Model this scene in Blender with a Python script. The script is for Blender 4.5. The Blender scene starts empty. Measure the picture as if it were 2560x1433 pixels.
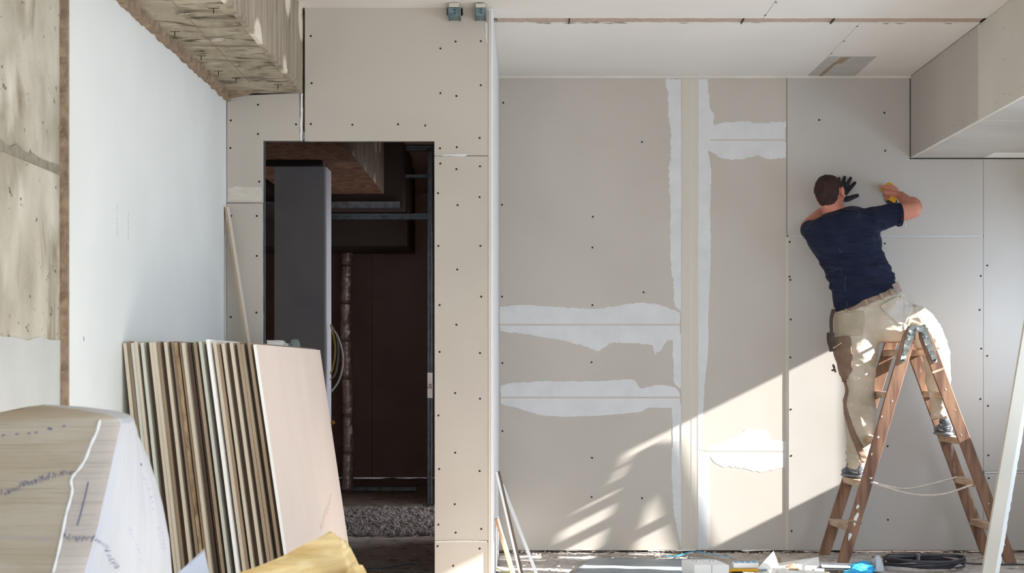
import bpy, bmesh, math, random
import numpy as np
from mathutils import Vector, Matrix, noise
from mathutils.geometry import tessellate_polygon
random.seed(7)
S = bpy.context.scene
COL = S.collection

# ---------------------------------------------------------------- camera, exposure, light
F = 4200.0                      # focal length in pixels of the 2560-wide frame
VX, VY, EYE = 1314.0, 922.0, 1.14
cam_d = bpy.data.cameras.new('camera')
cam = bpy.data.objects.new('camera', cam_d); COL.objects.link(cam)
cam.location = (0, 0, EYE); cam.rotation_euler = (math.pi/2, 0, 0)
cam_d.sensor_width = 36.0; cam_d.lens = F/2560*36
cam_d.shift_x = -(VX-1280)/2560; cam_d.shift_y = (VY-716.5)/2560
cam_d.clip_start = 0.05
cam_d.dof.use_dof = True; cam_d.dof.focus_distance = 9.4; cam_d.dof.aperture_fstop = 10.0
S.camera = cam
S.view_settings.view_transform = 'Standard'; S.view_settings.look = 'None'
S.view_settings.gamma = 1; S.view_settings.use_curve_mapping = False
S.view_settings.exposure = 0.0
S.cycles.max_bounces = 10; S.cycles.diffuse_bounces = 6
S.cycles.use_denoising = True
S.cycles.sample_clamp_indirect = 6

w = bpy.data.worlds.new('sky'); S.world = w; w.use_nodes = True
w.node_tree.nodes['Background'].inputs[0].default_value = (0.72, 0.85, 1.0, 1)
w.node_tree.nodes['Background'].inputs[1].default_value = 1.0

SUN = Vector((-1, 0.15, -0.5)).normalized()
def light(name, kind, loc, energy, color, direction, **kw):
    d = bpy.data.lights.new(name, kind); o = bpy.data.objects.new(name, d); COL.objects.link(o)
    o.location = loc; d.energy = energy; d.color = color
    o.rotation_euler = Vector(direction).to_track_quat('-Z', 'Y').to_euler()
    for k, v in kw.items(): setattr(d, k, v)
    return o
light('sun', 'SUN', (8, 2, 6), 32.0, (1.0, 0.99, 0.975), SUN, angle=math.radians(0.6))
light('facade_daylight', 'AREA', (0.9, -1.45, 0.95), 140, (0.76, 0.87, 1.0), (0, 1, -0.03), shape='RECTANGLE', size=4.4, size_y=1.5)
light('window_daylight', 'AREA', (3.50, 8.3, 1.55), 95, (0.60, 0.76, 1.0), (-1, 0.12, -0.75), shape='RECTANGLE', size=3.6, size_y=0.88)
light('bay_daylight', 'AREA', (3.50, 3.95, 1.4), 78, (0.76, 0.87, 1.0), (-1, 0, -0.6), shape='RECTANGLE', size=1.9, size_y=2.4)
light('side_room_daylight', 'AREA', (1.15, 12.7, 1.3), 44, (0.92, 0.93, 1.0), (-1, 0, -0.1), shape='RECTANGLE', size=2.0, size_y=1.8)

# ---------------------------------------------------------------- helpers
def P(px, py, Y):               # real point at depth Y
    return Vector(((px-VX)*Y/F, Y, EYE+(VY-py)*Y/F))
def lin(c):
    out = []
    for v in c[:3]:
        v = v/255.0
        out.append(v/12.92 if v <= 0.04045 else ((v+0.055)/1.055)**2.4)
    return (*out, 1)

def mat(name, col, rough=0.85, col2=None, scale=8.0, detail=6.0, stretch=(1,1,1), bump=0.0, bump_scale=None, bump_stretch=None,
        metal=0.0, lo=0.35, hi=0.65, trans=0.0, alpha=1.0, dist=0.002, spec=0.3):
    m = bpy.data.materials.new(name); m.use_nodes = True
    nt = m.node_tree; b = nt.nodes['Principled BSDF']
    b.inputs['Roughness'].default_value = rough; b.inputs['Metallic'].default_value = metal
    b.inputs['Specular IOR Level'].default_value = spec
    b.inputs['Base Color'].default_value = lin(col)
    b.inputs['Transmission Weight'].default_value = trans
    b.inputs['Alpha'].default_value = alpha
    tc = nt.nodes.new('ShaderNodeTexCoord')
    def nz(sc, st, det):
        mp = nt.nodes.new('ShaderNodeMapping'); mp.inputs['Scale'].default_value = st
        n = nt.nodes.new('ShaderNodeTexNoise'); n.inputs['Scale'].default_value = sc; n.inputs['Detail'].default_value = det
        nt.links.new(tc.outputs['Object'], mp.inputs[0]); nt.links.new(mp.outputs[0], n.inputs['Vector'])
        return n
    if col2:
        n = nz(scale, stretch, detail)
        r = nt.nodes.new('ShaderNodeMapRange'); r.inputs[1].default_value = lo; r.inputs[2].default_value = hi
        mx = nt.nodes.new('ShaderNodeMix'); mx.data_type = 'RGBA'
        mx.inputs[6].default_value = lin(col); mx.inputs[7].default_value = lin(col2)
        nt.links.new(n.outputs['Fac'], r.inputs[0]); nt.links.new(r.outputs[0], mx.inputs[0])
        nt.links.new(mx.outputs[2], b.inputs['Base Color'])
    if bump:
        n = nz(bump_scale or scale*3, bump_stretch or stretch, 8)
        bp = nt.nodes.new('ShaderNodeBump'); bp.inputs['Strength'].default_value = bump; bp.inputs['Distance'].default_value = dist
        nt.links.new(n.outputs['Fac'], bp.inputs['Height']); nt.links.new(bp.outputs[0], b.inputs['Normal'])
    return m

def overlay(m, col, scale, stretch, lo, hi, detail=5, kind='noise', seed=0.0, bumpy=0):
    """another layer of stain on top of a material"""
    nt = m.node_tree; b = nt.nodes['Principled BSDF']
    tc = nt.nodes.new('ShaderNodeTexCoord'); mp = nt.nodes.new('ShaderNodeMapping')
    mp.inputs['Scale'].default_value = stretch; mp.inputs['Location'].default_value = (seed, seed*1.3, seed*0.7)
    nt.links.new(tc.outputs['Object'], mp.inputs[0])
    if kind == 'noise':
        n = nt.nodes.new('ShaderNodeTexNoise'); n.inputs['Detail'].default_value = detail; out = n.outputs['Fac']
        n.inputs['Distortion'].default_value = bumpy
    else:
        n = nt.nodes.new('ShaderNodeTexVoronoi'); out = n.outputs['Distance']
    n.inputs['Scale'].default_value = scale
    nt.links.new(mp.outputs[0], n.inputs['Vector'])
    r = nt.nodes.new('ShaderNodeMapRange'); r.inputs[1].default_value = lo; r.inputs[2].default_value = hi
    nt.links.new(out, r.inputs[0])
    mx = nt.nodes.new('ShaderNodeMix'); mx.data_type = 'RGBA'
    inp = b.inputs['Base Color']
    if inp.is_linked: nt.links.new(inp.links[0].from_socket, mx.inputs[6])
    else: mx.inputs[6].default_value = inp.default_value
    mx.inputs[7].default_value = lin(col)
    nt.links.new(r.outputs[0], mx.inputs[0]); nt.links.new(mx.outputs[2], inp)
    return m

def finish(name, me, m, parent=None, smooth=False):
    o = bpy.data.objects.new(name, me); COL.objects.link(o)
    ms = m if isinstance(m, (list, tuple)) else [m]
    if not me.materials:
        for x in ms: me.materials.append(x)
    if smooth:
        me.polygons.foreach_set('use_smooth', [True]*len(me.polygons))
    if parent: o.parent = parent
    return o
def obj(name, bm, m, parent=None, smooth=False, bevel=0.0):
    if bevel:
        bmesh.ops.bevel(bm, geom=[e for e in bm.edges], offset=bevel, segments=1, affect='EDGES', clamp_overlap=True)
    bmesh.ops.recalc_face_normals(bm, faces=bm.faces)
    me = bpy.data.meshes.new(name); bm.to_mesh(me); bm.free()
    return finish(name, me, m, parent, smooth)
def tag(o, label=None, cat=None, group=None, kind=None):
    if label: o['label'] = label
    if cat: o['category'] = cat
    if group: o['group'] = group
    if kind: o['kind'] = kind
    return o
def empty(name, label=None, cat=None, loc=(0,0,0), group=None, kind=None):
    o = bpy.data.objects.new(name, None); COL.objects.link(o); o.location = (0,0,0)
    o.empty_display_size = 0.05
    return tag(o, label, cat, group, kind)

def box(bm, x0, x1, y0, y1, z0, z1, M=None):
    vs = [bm.verts.new((x, y, z)) for x in (x0, x1) for y in (y0, y1) for z in (z0, z1)]
    for f in ((0,1,3,2),(4,6,7,5),(0,4,5,1),(2,3,7,6),(0,2,6,4),(1,5,7,3)): bm.faces.new([vs[i] for i in f])
    if M is not None:
        for v in vs: v.co = M @ v.co
    return vs
def bx(*a, M=None):
    bm = bmesh.new(); box(bm, *a, M=M); return bm
def prism(bm, pts, d):
    """closed polygon of 3-D points extruded by vector d"""
    d = Vector(d)
    a = [bm.verts.new(p) for p in pts]; b = [bm.verts.new(Vector(p)+d) for p in pts]
    n = len(a)
    if n <= 4: bm.faces.new(a); bm.faces.new(b[::-1])
    else:
        for t in tessellate_polygon([[v.co for v in a]]):
            try: bm.faces.new([a[i] for i in t]); bm.faces.new([b[i] for i in t[::-1]])
            except ValueError: pass
    for i in range(n): bm.faces.new((a[i], b[i], b[(i+1)%n], a[(i+1)%n]))
def poly_px(pts, Y, d, bm=None):
    bm = bm or bmesh.new(); prism(bm, [P(x, y, Y) for x, y in pts], d); return bm
def tube(bm, pts, r, n=8, cap=True, flat=1.0):
    """tube through points; r number or list; flat squashes the second axis"""
    pts = [Vector(p) for p in pts]; rings = []
    up = None
    for i, p in enumerate(pts):
        t = (pts[min(i+1, len(pts)-1)] - pts[max(i-1, 0)]).normalized()
        if up is None: up = Vector((0,0,1)) if abs(t.z) < 0.9 else Vector((1,0,0))
        a = t.cross(up)
        if a.length < 1e-5: a = t.orthogonal()
        a.normalize(); b = a.cross(t).normalized(); up = b
        rr = r[i] if isinstance(r, list) else r
        ra, rb = rr if isinstance(rr, tuple) else (rr, rr*flat)
        rings.append([bm.verts.new(p + a*math.cos(2*math.pi*k/n)*ra + b*math.sin(2*math.pi*k/n)*rb) for k in range(n)])
    for i in range(len(rings)-1):
        for k in range(n):
            bm.faces.new((rings[i][k], rings[i][(k+1)%n], rings[i+1][(k+1)%n], rings[i+1][k]))
    if cap: bm.faces.new(rings[0][::-1]); bm.faces.new(rings[-1])
def cr(pts, n=6):
    """Catmull-Rom through points"""
    pts = [Vector(p) for p in pts]; out = []
    for i in range(len(pts)-1):
        p0, p1, p2, p3 = pts[max(i-1,0)], pts[i], pts[i+1], pts[min(i+2, len(pts)-1)]
        for k in range(n):
            t = k/n
            out.append(0.5*((2*p1)+(p2-p0)*t+(2*p0-5*p1+4*p2-p3)*t*t+(3*p1-p0-3*p2+p3)*t**3))
    out.append(pts[-1]); return out
def ball(bm, c, r, M=None, seg=16):
    res = bmesh.ops.create_uvsphere(bm, u_segments=seg, v_segments=max(6, seg//2), radius=1.0)
    r = r if isinstance(r, (tuple, list)) else (r, r, r)
    for v in res['verts']:
        q = Vector((v.co.x*r[0], v.co.y*r[1], v.co.z*r[2]))
        if M is not None: q = M @ q
        v.co = q + Vector(c)
def rag(pts, amp=2.0, step=9.0, close=True):
    """densify a pixel polyline and make it ragged"""
    out = []; n = len(pts)
    for i in range(n if close else n-1):
        a = pts[i]; b = pts[(i+1) % n]; L = math.dist(a[:2], b[:2]); k = max(1, int(L/step))
        am = 0 if (len(a) > 2 or len(b) > 2) and (len(a) > 2 and len(b) > 2) else amp
        for j in range(k):
            t = j/k
            out.append((a[0]+(b[0]-a[0])*t + random.uniform(-am, am), a[1]+(b[1]-a[1])*t + random.uniform(-am, am)))
    return out

# ---------------------------------------------------------------- materials
M = {}
M['board'] = mat('grey_beige_board_paper', (190,182,171), 0.9, (184,176,165), 1.6, 4, bump=0.08, bump_scale=60, dist=0.001)
M['board_r'] = mat('grey_board_paper', (186,180,172), 0.9, (180,174,166), 1.6, 4, bump=0.08, bump_scale=60, dist=0.001)
M['compound'] = mat('joint_compound', (212,211,209), 0.8, (204,204,203), 9, 6, bump=0.3, bump_scale=25, dist=0.001)
M['tape'] = mat('joint_tape', (203,196,183), 0.85, (198,190,176), 3, 3, (1,1,.1))
M['white_wall'] = mat('white_board', (226,229,226), 0.8, (221,224,221), 2, 3, bump=0.05, bump_scale=40, dist=0.001)
M['ceil'] = mat('white_ceiling_board', (222,218,212), 0.85, (216,212,206), 1.2, 3, bump=0.05, bump_scale=50, dist=0.001)
M['soffit_paper'] = mat('soffit_board_paper', (186,181,173), 0.9, (178,172,164), 3, 4)
M['bead'] = mat('cream_edge', (214,208,198), 0.7, (206,199,188), 6, 4, (1,1,.2))
M['return_'] = mat('return_board', (226,226,226), 0.75)
M['dark_core'] = mat('dark_void', (38,34,31), 0.95)
M['core_light'] = mat('joint_depth', (128,118,104), 0.95)
M['screw'] = mat('black_screw', (22,20,20), 0.5)
M['steel'] = mat('galvanised_steel', (150,153,156), 0.45, (120,124,128), 20, 5, metal=0.7)
M['steel_teal'] = mat('blue_grey_steel', (112,132,135), 0.5, (84,104,108), 30, 5, metal=0.4)
M['mortar'] = mat('rough_mortar', (128,108,90), 0.95, (160,140,118), 30, 8, bump=1.0, bump_scale=60, dist=0.006)
M['groove'] = mat('raw_plaster_groove', (170,150,136), 0.95, (188,170,155), 60, 8, bump=1.0, bump_scale=90, dist=0.004)
# concrete walls and beam
c = mat('old_concrete', (160,153,136), 0.92, (192,186,170), 5.0, 10, (1,0.7,0.55), bump=0.9, bump_scale=18, dist=0.01, lo=0.38, hi=0.62)
overlay(c, (140,128,108), 3.0, (1,0.9,0.45), 0.52, 0.66, 10, seed=3, bumpy=1.5)
overlay(c, (204,199,184), 6.0, (1,.8,0.5), 0.56, 0.72, 8, seed=9)
overlay(c, (96,86,74), 34, (1,0.7,0.8), 0.66, 0.70, 4, seed=5)
M['concrete'] = c
c = mat('pitted_concrete', (164,159,146), 0.94, (198,195,184), 8.0, 10, (1,0.7,0.7), bump=1.0, bump_scale=22, dist=0.01, lo=0.35, hi=0.6)
overlay(c, (130,121,104), 15, (1,0.7,0.7), 0.53, 0.60, 9, seed=2, bumpy=1.0)
overlay(c, (196,168,138), 4, (1,.6,.8), 0.60, 0.72, 9, seed=7, bumpy=1)
overlay(c, (110,98,82), 40, (1,1,0.6), 0.62, 0.72, 4, seed=15)
M['concrete2'] = c
M['plaster'] = mat('smoothed_plaster', (192,193,189), 0.85, (180,181,176), 3, 5, bump=0.2, bump_scale=12)
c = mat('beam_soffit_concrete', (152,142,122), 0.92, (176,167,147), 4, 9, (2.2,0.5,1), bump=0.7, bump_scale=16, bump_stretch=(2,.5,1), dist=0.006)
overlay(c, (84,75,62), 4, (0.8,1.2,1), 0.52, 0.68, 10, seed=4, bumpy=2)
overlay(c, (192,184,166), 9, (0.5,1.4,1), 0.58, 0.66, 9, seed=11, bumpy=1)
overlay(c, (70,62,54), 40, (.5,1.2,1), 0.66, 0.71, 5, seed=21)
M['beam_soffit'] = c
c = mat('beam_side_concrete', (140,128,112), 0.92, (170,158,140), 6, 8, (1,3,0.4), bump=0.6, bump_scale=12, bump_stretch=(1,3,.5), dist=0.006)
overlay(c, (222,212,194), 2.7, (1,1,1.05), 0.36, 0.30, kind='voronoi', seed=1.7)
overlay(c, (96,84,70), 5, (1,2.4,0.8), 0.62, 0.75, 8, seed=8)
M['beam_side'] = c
c = mat('dusty_screed', (170,160,150), 0.95, (194,186,177), 6, 10, bump=1.0, bump_scale=45, dist=0.008)
overlay(c, (124,104,88), 14, (1,1,1), 0.56, 0.70, 9, seed=2)
overlay(c, (226,218,206), 40, (1,1,1), 0.66, 0.72, 6, seed=12)
M['floor'] = c
M['wood'] = mat('ladder_wood', (146,111,86), 0.65, (102,72,58), 26, 8, (1,1,0.12), bump=0.3, bump_scale=60, bump_stretch=(1,1,.08), dist=0.002)
overlay(M['wood'], (190,168,148), 9, (1,1,0.4), 0.64, 0.72, 6, seed=6)
M['rung'] = mat('worn_rung_wood', (196,172,148), 0.75, (162,136,114), 22, 7, (1,.2,1))
M['navy'] = mat('navy_cotton', (27,31,48), 0.95, (34,39,58), 12, 6, bump=0.25, bump_scale=160, spec=0.12)
overlay(M['navy'], (96,104,122), 22, (0.5,1,2.2), 0.71, 0.78, 7, seed=4)
def cloth_folds(m, ang, st=(0.5,1,2.2), scale=9, strength=0.9, dist=0.02):
    nt = m.node_tree; b = nt.nodes['Principled BSDF']; tc = nt.nodes.new('ShaderNodeTexCoord'); mp = nt.nodes.new('ShaderNodeMapping')
    mp.inputs['Rotation'].default_value = (0, ang, 0); mp.inputs['Scale'].default_value = st
    n = nt.nodes.new('ShaderNodeTexNoise'); n.inputs['Scale'].default_value = scale; n.inputs['Detail'].default_value = 2.0; n.inputs['Distortion'].default_value = 0.8
    bp = nt.nodes.new('ShaderNodeBump'); bp.inputs['Strength'].default_value = strength; bp.inputs['Distance'].default_value = dist
    nt.links.new(tc.outputs['Object'], mp.inputs[0]); nt.links.new(mp.outputs[0], n.inputs['Vector']); nt.links.new(n.outputs['Fac'], bp.inputs['Height'])
    old = b.inputs['Normal'].links[0].from_socket if b.inputs['Normal'].is_linked else None
    if old: nt.links.new(old, bp.inputs['Normal'])
    nt.links.new(bp.outputs[0], b.inputs['Normal'])
cloth_folds(M['navy'], -0.6, (0.45,1,2.4), 8, 1.0, 0.05)
M['navy'].node_tree.nodes['Principled BSDF'].inputs['Sheen Weight'].default_value = 0.04
M['khaki'] = mat('beige_work_cotton', (190,178,160), 0.95, (176,163,144), 9, 6, bump=0.25, bump_scale=150, spec=0.1)
overlay(M['khaki'], (206,200,190), 14, (1,1,1), 0.62, 0.75, 7, seed=6)
cloth_folds(M['khaki'], 0.7, (0.8,1,1.8), 10, 0.6, 0.015)
M['brown_cloth'] = mat('brown_work_cotton', (136,114,98), 0.95, (122,101,86), 14, 6, bump=0.2, bump_scale=150, spec=0.1)
M['belt'] = mat('leather_belt', (128,104,90), 0.7, (150,126,110), 18, 6)
M['skin'] = mat('skin', (198,136,112), 0.55, (184,116,98), 14, 4)
M['hair'] = mat('dark_brown_hair', (62,40,34), 0.8, (40,26,22), 60, 6, (1,1,.35), bump=1.0, bump_scale=110, bump_stretch=(1,1,.3), dist=0.006)
M['glove'] = mat('black_glove', (38,36,38), 0.75, (52,50,52), 40, 4, spec=0.15)
M['shoe'] = mat('grey_trainer', (76,80,88), 0.8, (140,142,146), 30, 5, lo=.45, hi=.7)
M['shoe_white'] = mat('trainer_trim', (206,206,206), 0.7)
M['sock'] = mat('sock', (176,168,160), 0.9)
M['yellow'] = mat('yellow_plastic', (226,166,28), 0.45)
M['black'] = mat('black_plastic', (34,33,34), 0.5)
M['white_pl'] = mat('white_plastic', (232,230,226), 0.45)
M['paper'] = mat('white_paper', (240,236,228), 0.9, (226,218,204), 10, 4)
M['cardboard'] = mat('brown_cardboard', (186,146,112), 0.9, (170,130,98), 12, 4)
M['blue'] = mat('bright_blue_film', (34,150,205), 0.5, (60,170,220), 16, 4)
M['cable'] = mat('dark_grey_cable', (66,64,68), 0.55)
M['film_grey'] = mat('grey_plastic_sheet', (150,158,162), 0.35, (126,134,140), 5, 6, (1,3,1), bump=0.7, bump_scale=12, bump_stretch=(1,4,1), dist=0.01)
# ---------------------------------------------------------------- room shell
YW, YP = 10.5, 8.513              # far wall, door partition
XL, XR, ZC = -1.516, 3.3, 2.97

def structure(name, bm, m, parent=None, **k):
    o = obj(name, bm, m, parent, **k)
    if not parent: o['kind'] = 'structure'
    return o

# floor: finely rough screed
def rough_floor():
    bm = bmesh.new()
    xs = np.concatenate([np.linspace(-3.4, -1.6, 8), np.linspace(-1.5, 3.3, 150)]); ys = np.concatenate([np.linspace(-1.6, 7.9, 30), np.linspace(8.0, 10.8, 110), np.linspace(10.85, 18.0, 110)])
    g = [[bm.verts.new((x, y, 0.012*noise.noise((x*6, y*6, 0)) + 0.006*noise.noise((x*25, y*25, 3)) - 0.012 if y > 7.95 else -0.012)) for x in xs] for y in ys]
    for j in range(len(ys)-1):
        for i in range(len(xs)-1): bm.faces.new((g[j][i], g[j][i+1], g[j+1][i+1], g[j+1][i]))
    return bm
structure('floor', rough_floor(), M['floor'], smooth=True)
# slab under the floor
slab = structure('trim_1', bx(-3.4, 3.6, -1.6, 18.0, -0.2, -0.04), M['dark_core'])

# far wall
wb = structure('wall_back', bx(-0.19, 3.36, YW+0.016, YW+0.10, 0, 3.05), M['core_light'])
T = 0.0125
def panel(parent, pts, Y, m, name='drywall_panel', t=T, bev=0.0012):
    bm = poly_px(pts, Y, (0, t, 0))
    return obj(name, bm, m, parent)
g = 0.6
BL = M['board']; BR = M['board_r']
panel(wb, [(1247.5,194),(1725,193),(1725,812-g),(1247.5,812-g)], YW, BL)
panel(wb, [(1247.5,812+g),(1725,812+g),(1725,994-g),(1247.5,994-g)], YW, BL)
panel(wb, [(1247.5,994+g),(1725,994+g),(1725,1376),(1247.5,1376)], YW, BL)
panel(wb, [(1727,193),(1966.5,192),(1966.5,350-g),(1727,350-g)], YW, BL)
panel(wb, [(1727,350+g),(1966.5,350+g),(1966.5,1130-g),(1727,1130-g)], YW, BL)
panel(wb, [(1727,1130+g),(1966.5,1130+g),(1966.5,1376),(1727,1376)], YW, BL)
YR = YW-0.006
panel(wb, [(1968,192),(2274,191),(2274,398),(2458.2,398),(2458.2,589),(1968,589)], YR, BR)
panel(wb, [(1972,592.5),(2458.2,592.5),(2458.2,1376),(1972,1376)], YR, BR)
panel(wb, [(2459,398),(2640,398),(2640,1178),(2459,1178)], YR, BR)
panel(wb, [(2459,1184),(2640,1184),(2640,1376),(2459,1376)], YR, BR)
obj('edge_strip', poly_px([(1964,592),(1973,592),(1973,1376),(1964,1376)], YW-0.001, (0,0.01,0)), M['tape'], wb)
# pale filled joints of the right-hand boards
for pts in ([(1972,589.5),(2457,589.5),(2457,592),(1972,592)], [(2461,1179),(2640,1179),(2640,1183),(2461,1183)]):
    obj('joint_filler', poly_px(pts, YR-0.0004, (0,0.006,0)), M['compound'], wb)
obj('top_channel', bx(-0.165, 2.41, YW-0.012, YW+0.014, 2.955, 2.9695), M['bead'], wb)
def patch(parent, pts, Y, m=None, amp=2.2, step=6, t=0.0012, name='joint_compound'):
    bm = poly_px(rag(pts, amp, step), Y, (0, t, 0))
    return obj(name, bm, m or M['compound'], parent)
CP = M['compound']
e = 1
patch(wb, [(1703,197,e),(1703,782,e),(1685,760),(1684,700),(1678,680),(1676,600),(1676,520),(1672,420),(1677,400),(1678,330),(1672,290),(1671,235),(1665,215),(1664,197)], YW-0.0010)
patch(wb, [(1703,835,e),(1703,972,e),(1684,960),(1684,920),(1681,850),(1690,835)], YW-0.0010)
patch(wb, [(1703,1010,e),(1703,1374,e),(1698,1350),(1684,1280),(1680,1200),(1679,1130),(1682,1110),(1680,1020)], YW-0.0010, amp=1.2)
patch(wb, [(1745,197,e),(1768,197),(1772,240),(1775,270),(1786,290),(1783,312),(1770,380),(1779,430),(1775,520),(1777,640),(1775,700),(1770,815),(1771,870),(1762,960),(1757,1040),(1754,1125),(1745,1125,e)], YW-0.0010, amp=1.2)
patch(wb, [(1745,1132,e),(1772,1132),(1776,1250),(1772,1374),(1745,1374,e)], YW-0.0010, amp=1)
patch(wb, [(1750,348,e),(1785,312),(1800,308),(1850,303),(1900,308),(1965,303),(1965,348,e)], YW-0.0014)
patch(wb, [(1965,352,e),(1965,395),(1920,398),(1895,388),(1850,400),(1810,398),(1790,388),(1775,378),(1750,352,e)], YW-0.0014)
patch(wb, [(1700,810,e),(1249,810,e),(1249,768,e),(1300,762),(1400,768),(1470,772),(1510,770),(1570,760),(1600,757),(1650,762),(1685,775),(1700,782)], YW-0.0014, amp=1.8)
patch(wb, [(1249,814,e),(1700,814,e),(1700,840),(1690,850),(1668,853),(1650,876),(1637,888),(1632,865),(1610,860),(1530,857),(1492,880),(1470,868),(1400,850),(1330,838),(1249,828)], YW-0.0014, amp=1.8)
patch(wb, [(1252,992,e),(1252,965),(1270,958),(1350,954),(1500,953),(1580,948),(1590,955),(1600,972),(1650,962),(1690,968),(1700,985),(1700,992,e)], YW-0.0014, amp=1.4)
patch(wb, [(1700,996,e),(1700,1020),(1620,1020),(1605,1030),(1500,1040),(1400,1042),(1350,1038),(1300,1022),(1252,1010),(1252,996,e)], YW-0.0014, amp=1.0)
SM = mat('thin_compound', (206,203,198), .85, (198,195,190), 9, 5)
patch(wb, [(1760,1128,e),(1790,1110),(1830,1098),(1870,1070),(1920,1076),(1925,1100),(1965,1104),(1965,1128,e)], YW-0.0006, SM, amp=2)
patch(wb, [(1965,1132,e),(1965,1168),(1900,1182),(1850,1170),(1800,1166),(1760,1132,e)], YW-0.0006, SM, amp=2)
for pts in ([(1249,811),(1704,811),(1704,813),(1249,813)], [(1249,993.2),(1704,993.2),(1704,994.8),(1249,994.8)], [(1745,349.2),(1966,349.2),(1966,351),(1745,351)], [(1745,1129.3),(1966,1129.3),(1966,1130.7),(1745,1130.7)]):
    obj('joint_filler', poly_px(pts, YW-0.0004, (0,0.006,0)), M['tape'], wb)
obj('joint_tape', poly_px([(1705,196),(1744,196),(1744,1374),(1705,1374)], YW-0.0022, (0,0.002,0)), M['tape'], wb)
for x in (1704, 1729, 1745):
    obj('tape_edge', poly_px([(x-.7,198),(x+.7,198),(x+.7,1372),(x-.7,1372)], YW-0.0028, (0,0.003,0)), M['bead'], wb)
def screws(parent, pts, Y, off=0.0008, r=2.6):
    bm = bmesh.new()
    for x, y in pts:
        c = P(x, y, Y-off); rr = r*Y/F
        prism(bm, [c + Vector((math.cos(a)*rr, 0, math.sin(a)*rr)) for a in [k*math.pi/4 for k in range(8)]], (0, off*0.8, 0))
    o = obj('screw', bm, M['screw'], parent); o['kind'] = 'stuff'; return o
screws(wb, [(1258,257),(1255,512),(1605,355),(1482,542),(1481,619),(1609,731),(1255,742),(1481,763),(1256,908),(1479,906),(1256,1078),(1479,1243),(1605,1246),(1480,1145)], YW)
screws(wb, [(1974,605),(2212,609),(1974,692),(1976,700),(1977,799),(1976,894),(2452,690),(2449,775),(2453,872),(2451,998),(2468,664),(2468,890),(2470,1015),(2471,1139),(2472,1196),(2219,1116),(2220,1216),(2220,1300),(1977,1024),(1978,1140),(1979,1328),(2211,282),(2213,377),(2048,300)], YR)

# door partition
wp = structure('wall_left_partition', bx(-0.30, -0.19, YP+0.03, YW+0.1, 0, 3.0), M['dark_core'])
B = M['board']
panel(wp, [(568,246),(575,240),(749,233),(751,352),(658,352),(658,507),(567,507)], YP, B)
panel(wp, [(567,508.6),(656,508.6),(656,1485),(567,1485)], YP, B)
panel(wp, [(762,19),(1117,19),(1117,39),(1157,39),(1157,19),(1187,19),(1187,40),(1214,40),(1214,19),(1220,19),(1220,389),(1086,389),(1086,353),(762,353)], YP, B)
panel(wp, [(1086,390.6),(1220,390.6),(1220,1352),(1087,1352)], YP, B)
panel(wp, [(1087,1356),(1220,1356),(1220,1485),(1087,1485)], YP, B)
obj('white_edge', poly_px(rag([(751,234),(756,234),(757,300),(754,352),(751,352)], 0.8, 12), YP-0.004, (0,0.016,0)), M['white_pl'], wp)
patch(wp, [(569,503,e),(569,470),(600,466),(655,468),(655,503,e)], YP-0.0012, mat('thin_smear', (205,199,188), .9, (196,189,177), 20, 4, (1,1,3)), amp=2)
patch(wp, [(1087,389),(1120,386),(1160,384),(1172,388),(1158,391),(1120,390)], YP-0.003, amp=.6)
patch(wp, [(1087,1353),(1150,1351),(1218,1353),(1218,1356),(1087,1357)], YP-0.003, M['bead'], amp=.5)
patch(wp, [(1212,52),(1219,60),(1219,112),(1214,95)], YP-0.002, amp=1)
screws(wp, [(777,90),(779,208),(777,310),(881,312),(995,311),(1063,314),(1139,104),(1202,103),(1101,121),(1101,233),(1141,240),(1202,213),(1199,345),(1142,368),(1100,371),(1200,416),(1101,409),(1141,423),(1095,483),(1199,493),(1144,513),(1096,615),(1201,615),(1143,674),(1203,742),(1099,763),(1141,812),(1099,880),(1200,883),(1138,983),(1200,997),(1096,1039),(1138,1132),(1098,1173),(1199,1178),(1137,1261),(1096,1312),(1203,1323),(1139,1332),(1094,1366),(1199,1372),(1133,1415),(577,301),(576,370),(581,482),(645,262),(645,335),(740,311),(648,454),(578,540),(642,540),(642,640),(641,782),(577,793)], YP, r=2.7)
xd0, xd1 = P(658,0,YP).x, P(1086,0,YP).x
zt = P(0,352,YP).z
# studs and channels inside the partition (seen in the door reveal)
def stud(parent, x0, x1, y0, y1, z0, z1, name='metal_stud', m=None):
    return obj(name, bx(x0, x1, y0, y1, z0, z1), m or M['steel'], parent, bevel=0.002)
stud(wp, xd0-0.05, xd0-0.002, YP+T, YP+0.09, 0, 2.52)
stud(wp, xd1+0.004, xd1+0.05, YP+T, YP+0.09, 0, 2.95)
stud(wp, xd0, xd1, YP+T, YP+0.09, zt+0.004, zt+0.05, 'door_head_channel')
obj('back_board', bx(XL, xd0-0.004, YP+0.092, YP+0.104, 0, 2.52), B, wp)
obj('back_board', bx(xd1+0.006, -0.2, YP+0.092, YP+0.104, 0, 2.95), B, wp)
obj('back_board', bx(-1.12, xd1+0.004, YP+0.092, YP+0.104, zt+0.01, 2.95), B, wp)
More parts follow.
